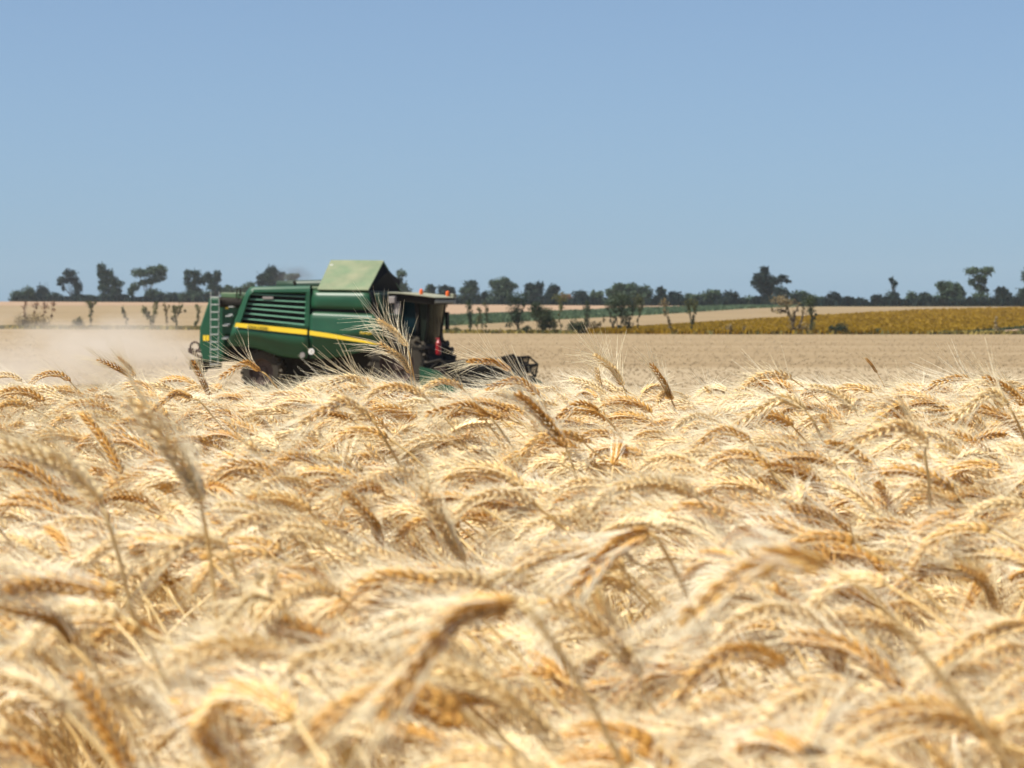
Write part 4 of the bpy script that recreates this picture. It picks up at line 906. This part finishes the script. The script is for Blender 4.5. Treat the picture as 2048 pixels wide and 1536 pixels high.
HEROES = [  # ear base, middle, tip in photo pixels; stem pixels downwards; distance; spread; mat; label
 ([(815,694),(788,662),(756,640)], [(820,715),(833,780)], 4.3, 1.5, 2, 'tallest sharp pale ear, standing in front of the combine cab'),
 ([(821,748),(802,716),(757,686)], [(823,765),(828,820)], 4.3, 1.5, 2, 'sharp fanned ear just below the tallest one, over the front wheel'),
 ([(520,742),(490,727),(440,756)], [(535,752),(565,790)], 4.1, 1.3, 0, 'arched ear standing over the dark rear wheel of the combine'),
 ([(418,792),(405,762),(386,722)], [(420,810),(425,850)], 4.6, .5, 1, 'brown tight upright ear just left of the foot of the ladder'),
 ([(266,757),(240,738),(196,719)], [(272,768),(285,800)], 4.7, .6, 1, 'slanted brown ear standing clear against the dust, lower of the pair'),
 ([(270,752),(256,732),(236,714)], [(273,765),(282,800)], 4.9, .6, 0, 'steeper ear right behind the lower brown ear against the dust'),
 ([(384,796),(350,787),(303,824)], [(400,803),(440,850)], 3.7, .8, 0, 'arched sharp ear beside the top of the big blurred slanting ear'),
 ([(402,1005),(365,930),(268,800)], [(408,1040),(420,1110)], 1.75, .5, 0, 'big blurred ear slanting steeply up to the left, left of centre'),
 ([(202,1005),(125,930),(-5,882)], [(215,1040),(240,1120)], 1.85, .5, 0, 'long golden blurred ear entering from the left edge'),
 ([(735,830),(680,804),(598,852)], [(755,855),(800,930)], 2.95, .8, 0, 'golden arched ear below the grain tank'),
 ([(1132,896),(1088,838),(1034,788)], [(1145,930),(1160,990)], 2.85, .6, 1, 'dark golden ear slanting alone in the middle of the field'),
 ([(1032,1205),(905,1240),(762,1425)], [(1075,1240),(1180,1400)], 1.15, .35, 0, 'largest blurred arching ear, bottom centre of the photo'),
 ([(1650,1135),(1540,1120),(1362,1240)], [(1740,1190),(1880,1350),(2010,1520)], 1.2, .45, 0, 'large blurred ear with a thick stem running to the bottom right corner'),
 ([(1196,822),(1155,810),(1098,850)], [(1215,838),(1250,880)], 3.9, 1.0, 0, 'pale arched ear just right of the header end'),
 ([(1342,798),(1327,765),(1302,728)], [(1348,815),(1355,850)], 4.6, .5, 1, 'thin brown ear standing up right of the header'),
 ([(1754,746),(1745,732),(1732,717)], [(1765,765),(1780,800)], 6.4, .2, 1, 'small distant bare brown ear alone above the crop on the right'),
 ([(2052,812),(2015,778),(1968,754)], [(2065,830),(2080,870)], 3.7, .5, 0, 'plump golden ear entering from the right edge'),
 ([(2016,812),(1980,788),(1905,838)], [(2028,830),(2050,880)], 3.2, 1.0, 0, 'arched ear just below the plump golden ear at the right edge'),
 ([(1762,955),(1708,905),(1655,886)], [(1772,985),(1780,1040)], 3.0, .6, 0, 'yellow golden ear dipping right under the long whitish arch'),
 ([(1856,888),(1800,852),(1704,884)], [(1850,910),(1858,960)], 2.6, 1.0, 2, 'long whitish arched ear on the right, with grain shells showing below'),
 ([(1702,1065),(1645,1030),(1572,1012)], [(1715,1090),(1740,1150)], 2.5, .5, 1, 'dark brown drooping ear right of centre'),
 ([(1820,832),(1796,812),(1734,852)], [(1828,850),(1840,890)], 3.5, .9, 0, 'tightly hooked brown ear between the two whitish arches'),
 ([(764,1092),(745,1042),(688,985)], [(770,1120),(780,1180)], 2.5, .5, 1, 'soft brown ear pointing up left, below the middle left'),
 ([(928,1125),(892,1062),(846,975)], [(935,1150),(945,1200)], 2.3, .5, 0, 'steep blurred ear right of the soft brown ear'),
 ([(455,1095),(380,1085),(262,1165)], [(462,1115),(480,1180)], 1.9, .7, 0, 'golden arched ear with a thin dark stem, lower left'),
 ([(545,1200),(500,1200),(425,1290)], [(580,1235),(660,1340)], 1.65, .6, 0, 'white topped hooked ear with a pale stem bending to the lower right'),
 ([(152,1292),(110,1240),(0,1212)], [(175,1315),(215,1370)], 1.5, .4, 1, 'very dark brown blurred ear at the lower left edge'),
 ([(1375,1345),(1300,1345),(1215,1412)], [(1395,1375),(1420,1440)], 1.7, .6, 0, 'white topped arched ear near the bottom right of centre'),
 ([(1252,1272),(1215,1232),(1188,1190)], [(1262,1300),(1275,1350)], 2.0, .5, 0, 'short golden upright ear between the two largest arches'),
 ([(1998,1225),(1968,1160),(1915,1128)], [(2005,1250),(2015,1300)], 2.1, .5, 0, 'stout golden ear curving down near the right edge'),
 ([(1298,1062),(1225,1100),(1108,1232)], [(1320,1085),(1360,1160)], 1.7, .5, 0, 'long thin arched ear with white highlights, centre right'),
 ([(235,1190),(100,1168),(-40,1185)], [(260,1215),(300,1290)], 1.5, .5, 0, 'straight level ear with separate grains at the left edge'),
 ([(2060,1248),(1985,1262),(1878,1325)], [(2080,1270),(2110,1330)], 1.65, .6, 0, 'arched ear with open grains at the lower right edge'),
 ([(1612,822),(1565,798),(1488,840)], [(1625,840),(1650,890)], 3.4, 1.1, 2, 'white feathery arched ear right of the brown upright ear'),
 ([(740,782),(700,756),(636,775)], [(750,800),(770,840)], 4.0, 1.0, 0, 'pale arched ear under the front of the side panel'),
 ([(1022,742),(988,724),(936,722)], [(1030,755),(1050,800)], 4.3, .8, 0, 'golden ear lying right across the top bar of the header'),
 ([(1078,790),(1035,762),(975,776)], [(1088,805),(1100,850)], 3.9, .9, 0, 'golden arched ear directly below the header'),
 ([(1246,772),(1226,738),(1188,710)], [(1252,790),(1260,830)], 4.5, 1.2, 2, 'pale bristly ear leaning left, first right of the header'),
 ([(1206,806),(1200,772),(1193,736)], [(1208,820),(1210,860)], 4.6, 1.3, 2, 'upright whitish ear beside the pale bristly one'),
 ([(975,832),(930,812),(852,830)], [(990,845),(1030,900)], 3.3, .8, 1, 'brown arched ear in the middle of the sharp zone'),
 ([(1955,775),(1920,756),(1862,768)], [(1965,790),(1985,830)], 4.2, 1.1, 0, 'golden low arch among bristles on the upper right'),
 ([(1500,640+240),(1445,862),(1380,900)], [(1515,900),(1545,950)], 3.0, .9, 0, 'pale arch right of the lone dark golden ear'),
]
SHORT = ['tallest ear before the cab', 'fanned ear before the cab', 'arched ear at the rear wheel', 'brown ear by the ladder foot', 'brown ear against the dust', 'steep ear against the dust',
 'arched ear left of the header', 'big blurred slanting ear', 'long ear at the left edge', 'arched ear below the grain tank', 'lone dark golden ear', 'largest blurred arch', 'large arch with thick stem',
 'pale arch right of the header', 'thin brown standing ear', 'small distant bare ear', 'plump ear at the right edge', 'arch under the plump ear', 'yellow dipping ear', 'long whitish arch',
 'dark drooping ear', 'tightly hooked brown ear', 'soft brown ear', 'steep blurred ear', 'golden arch with dark stem', 'white hooked ear', 'very dark blurred ear', 'white arch low on the right', 'short golden upright ear',
 'stout golden ear', 'thin arch with white highlights', 'level ear at the left edge', 'arch at the lower right edge', 'white feathery arch', 'pale arch under the side panel', 'golden ear over the header bar', 'golden arch below the header',
 'pale bristly ear', 'upright whitish ear', 'brown arch amid the sharp ears', 'golden low arch in bristles', 'pale arch by the dark ear']
def wheat_root(p, label, group):
    o = empty('wheat_stalk', p); tag(o, label, 'wheat', group); return o
GRP = 'wheat stalks standing in the foreground crop'
hero_xy = []
for ear, stem, d, sp, br, label in HEROES:
    rh_ = random.Random(label)
    e3 = [P(x, y, d + dd) for (x, y), dd in zip(ear, (0, .0, -.02))]
    e3 = resample(e3, 8); ln = sum((b_ - a_).length for a_, b_ in zip(e3, e3[1:])); size = ln / .085
    s3 = [P(x, y, d + .01 * i) for i, (x, y) in enumerate(stem)]
    g_ = s3[-1] + (s3[-1] - s3[0]) * .3; vv_ = s3[-1] - e3[0]; rem = s3[-1].z - ground_z(d); gp = Vector((s3[-1].x + min(.42, max(.03, vv_.x / max(.01, -vv_.z) * rem * .7)), d + .12, ground_z(d) - .01))
    r0 = wheat_root(gp, label, GRP); hero_xy.append((gp.x, gp.y))
    pts = resample([e3[0]] + s3, 12); tl = pts[-1]; pts += [tl.lerp(gp, t) for t in (.1, .25, .4, .55, .7, .85, 1)]
    S_ = MB(); S_.tube([p - gp for p in pts], [(.0010 + .0006 * min(1, i / 8)) * size for i in range(20)], 6, cap=False)
    mesh_obj('stem', mesh_of(S_, 'stem', M['stem']), r0)
    E_, A_ = make_ear([p - gp for p in e3], size, 1.57 + rh_.gauss(0, .25), sp, .55 + .45 * min(1.3, sp), rh_, 1.5 if d < 2.2 else 1.15)
    eo = mesh_obj('ear', mesh_of(E_, 'ear', (M['ear'], M['ear_brown'], M['ear_pale'])[br]), r0)
    mesh_obj('awns', mesh_of(A_, 'awns', M['awn'], False), eo)

# --- the crop: every plant placed, the 300 largest in view as objects, the rest as one mass
DEN, TD = 460, 80
hero_view = [(min(q[0] for q in e), max(q[0] for q in e), max(q[1] for q in e) + 10, d) for e, st_, d, *_ in HEROES]
plants = []; tang = []
y = 0
def halfw(y): return .225 * y + .75
Y0, Y1 = .42, 7.6
area = (.225 * (Y1 ** 2 - Y0 ** 2) + 1.5 * (Y1 - Y0))
def sample_xy():
    while True:
        y = random.uniform(Y0, Y1)
        if random.random() * halfw(Y1) < halfw(y): return random.uniform(-1, 1) * halfw(y), y
for _ in range(int(area * DEN)):
    x, y = sample_xy()
    if y < 1.5 and random.random() < .3: continue
    k = random.randrange(len(KINDS)) if random.random() > .25 else random.choice((0, 1, 2, 4, 6, 8, 12))
    pr = PROTO[k]
    drop0 = float(np.interp(y, (2.4, 4.4), (.200, .150))); top = CAM.z - drop0 - .085 * random.random() ** 1.6 * 1.6 + random.gauss(0, .010)
    if random.random() < .06 and y > 2.5: top += random.uniform(.01, .035)
    gz = ground_z(y); s = (top - 0) / pr['top'] if y < 4 else (top + gz) / pr['top']
    rz = random.gauss(0, 24) if random.random() < .93 else random.uniform(90, 270)
    if y > 5.5: rz += 0
    rx, ry = random.gauss(0, 3), random.gauss(0, 3)
    z0 = gz if y >= 4 else 0
    s = max(.7, min(1.25, s)); apx = Matrix.Rotation(R(rz), 3, 'Z') @ pr['apex']; az = z0 + pr['top'] * s
    yy_ = y + apx.y * s
    if yy_ < .25: continue
    pxx = 1024 + F * (x + apx.x * s) / yy_; mg = 35 + .055 * F / yy_
    for (hx0, hx1, hy1, hd) in hero_view:                       # shorter where it would hide one of the marked ears
        if yy_ < hd + .02 and hx0 - mg < pxx < hx1 + mg:
            lim = CAM.z - (hy1 - 603) / F * yy_ - .018
            if az > lim: s *= max(.6, (lim - z0) / (az - z0)); az = z0 + pr['top'] * s; top = min(top, CAM.z - .3)
    if y > 2.6 and 400 < pxx < 1105:                            # the crop dips a little before the machine
        lim = CAM.z - (746 - 603) / F * yy_
        if az > lim: s *= (lim - z0) / (az - z0); az = lim
    plants.append([x, y, z0, k, s, R(rz), R(rx), R(ry), top])
info = []
for i, (x, y, z0, k, s, rz, rx, ry, top) in enumerate(plants):
    ap = PROTO[k]['apex'] * s; ap = Matrix.Rotation(rz, 3, 'Z') @ ap; q = Vector((x, y, z0)) + ap
    if q.y < .3: info.append(None); continue
    px, py, zz = proj(q); info.append((px, py, zz, q))
near = [p for p in range(len(plants)) if info[p] is not None and info[p][2] < .72 and abs(info[p][0] - 1024) < 3000]
drop = set(p for p in near)                                     # nothing brushes the lens
cand = [p for p in range(len(plants)) if p not in drop and info[p] is not None and 20 < info[p][0] < 2028 and 735 < info[p][1] < 1500 and plants[p][8] > CAM.z - float(np.interp(plants[p][1], (2.4, 4.4), (.200, .150))) - .03 - .012 * max(0, info[p][2] - 3)]
cand.sort(key=lambda p: info[p][2])
cell = set(); chosen = []
for p in cand:
    px, py, zz, q = info[p]; key = (round(px / 18), round(py / 14))
    if key in cell: continue
    cell.add(key); chosen.append(p)
    if len(chosen) >= 300 - len(HEROES): break
def posture(k):
    a1, a2 = KINDS[k]
    return 'upright' if a2 < 65 else 'slanting' if a2 < 100 else 'arched' if a2 < 130 else 'hooked'
NUM = ['', 'second ', 'third ', 'fourth ', 'fifth ', 'sixth ', 'seventh ', 'eighth ', 'ninth ', 'tenth ', 'eleventh ', 'twelfth ', 'thirteenth ', 'fourteenth ', 'fifteenth ', 'sixteenth ', 'seventeenth ']
MARKS = [((e[1][0] + e[0][0]) / 2, (e[1][1] + e[0][1]) / 2, short) for (e, _s, _d, _a, _b, _l), short in zip(HEROES, SHORT)]
ranked = {}
for p in chosen:
    px, py = info[p][:2]; m_ = min(MARKS, key=lambda m: math.hypot(m[0] - px, (m[1] - py) * 1.2)); dx, dy = px - m_[0], py - m_[1]
    h = 'left' if dx < -25 else 'right' if dx > 25 else ''; v = 'above' if dy < -18 else 'below' if dy > 18 else ''
    rel = {('left', 'above'): 'up and left of', ('right', 'above'): 'up and right of', ('left', 'below'): 'down and left of', ('right', 'below'): 'down and right of', ('left', ''): 'level left of', ('right', ''): 'level right of', ('', 'above'): 'straight above', ('', 'below'): 'straight below', ('', ''): 'touching'}[(h, v)]
    tone = 'brown ' if PROTO[plants[p][3]]['brown'] else ''
    ranked.setdefault((posture(plants[p][3]) + ' ' + tone, rel, m_[2]), []).append((math.hypot(dx, dy), p))
lab_of = {}
for (po, rel, short), lst in ranked.items():
    for i, (_, p) in enumerate(sorted(lst)): lab_of[p] = '%s%swheat ear %s the %s' % (('nearest ' if not i and len(lst) > 1 else NUM[i]), po, rel, short)
cs = set()
for p in chosen:
    cs.add(p); x, y, z0, k, s, rz, rx, ry, top = plants[p]; pr = PROTO[k]
    r0 = wheat_root((x, y, z0), lab_of[p], GRP)
    r0.rotation_euler = (rx, ry, rz); r0.scale = (s, s, s)
    mesh_obj('stem', pr['ms'][0], r0); e = mesh_obj('ear', pr['ms'][1], r0); mesh_obj('awns', pr['ms'][2], e); mesh_obj('leaf', pr['ms'][3], r0)
rest = [pl for i, pl in enumerate(plants) if i not in cs and i not in drop]
for _ in range(int(area * TD * 1.25)):
    x, y = sample_xy()
    if y < .8 or (y > 1.9 and random.random() < .2): continue
    rest.append([x, y, ground_z(y), len(KINDS) + random.randrange(4), random.uniform(.88, 1.0) * (1.0 if y > 1.2 else .93), random.gauss(0, .7), 0, 0, 0])
me = bpy.data.meshes.new('wheat_crop'); n = len(rest); me.vertices.add(n)
A = np.array(rest, np.float64)
me.vertices.foreach_set('co', A[:, :3].astype(np.float32).ravel())
a = me.attributes.new('kind', 'INT', 'POINT'); a.data.foreach_set('value', A[:, 3].astype(np.int32))
a = me.attributes.new('size', 'FLOAT', 'POINT'); a.data.foreach_set('value', A[:, 4].astype(np.float32))
a = me.attributes.new('turn', 'FLOAT_VECTOR', 'POINT'); a.data.foreach_set('vector', A[:, [6, 7, 5]].astype(np.float32).ravel())
crop = mesh_obj('wheat_crop', me); tag(crop, 'dense ripe bearded wheat filling the whole foreground', 'wheat crop', kind='stuff')
ng = bpy.data.node_groups.new('wheat_crop', 'GeometryNodeTree')
ng.interface.new_socket('Geometry', in_out='INPUT', socket_type='NodeSocketGeometry'); ng.interface.new_socket('Geometry', in_out='OUTPUT', socket_type='NodeSocketGeometry')
N_ = ng.nodes; gi, go = N_.new('NodeGroupInput'), N_.new('NodeGroupOutput'); ci = N_.new('GeometryNodeCollectionInfo'); ip = N_.new('GeometryNodeInstanceOnPoints')
ci.inputs['Collection'].default_value = pc; ci.inputs['Separate Children'].default_value = True; ci.inputs['Reset Children'].default_value = True
def attr(nm, ty):
    q = N_.new('GeometryNodeInputNamedAttribute'); q.data_type = ty; q.inputs['Name'].default_value = nm; return [o for o in q.outputs if o.enabled][0]
ng.links.new(gi.outputs[0], ip.inputs['Points']); ng.links.new(ci.outputs[0], ip.inputs['Instance']); ip.inputs['Pick Instance'].default_value = True
ng.links.new(attr('kind', 'INT'), ip.inputs['Instance Index']); ng.links.new(attr('turn', 'FLOAT_VECTOR'), ip.inputs['Rotation']); ng.links.new(attr('size', 'FLOAT'), ip.inputs['Scale'])
ng.links.new(ip.outputs[0], go.inputs[0])
crop.modifiers.new('plants', 'NODES').node_group = ng
# straw-coloured litter under the crop
fl_ = MB(); xs = np.linspace(-3.2, 3.2, 12); ysx = [.1, 1, 2, 3, 4, 5, 6, 7, 7.9]
fl_.add([(x, y, ground_z(y) + .02) for y in ysx for x in xs], [(j * 12 + i, j * 12 + i + 1, (j + 1) * 12 + i + 1, (j + 1) * 12 + i) for j in range(len(ysx) - 1) for i in range(11)])
tag(fl_.build('crop_ground', M['cropfloor']), kind='structure')
print('plants', n, 'objects', len(chosen), 'cand', len(cand))
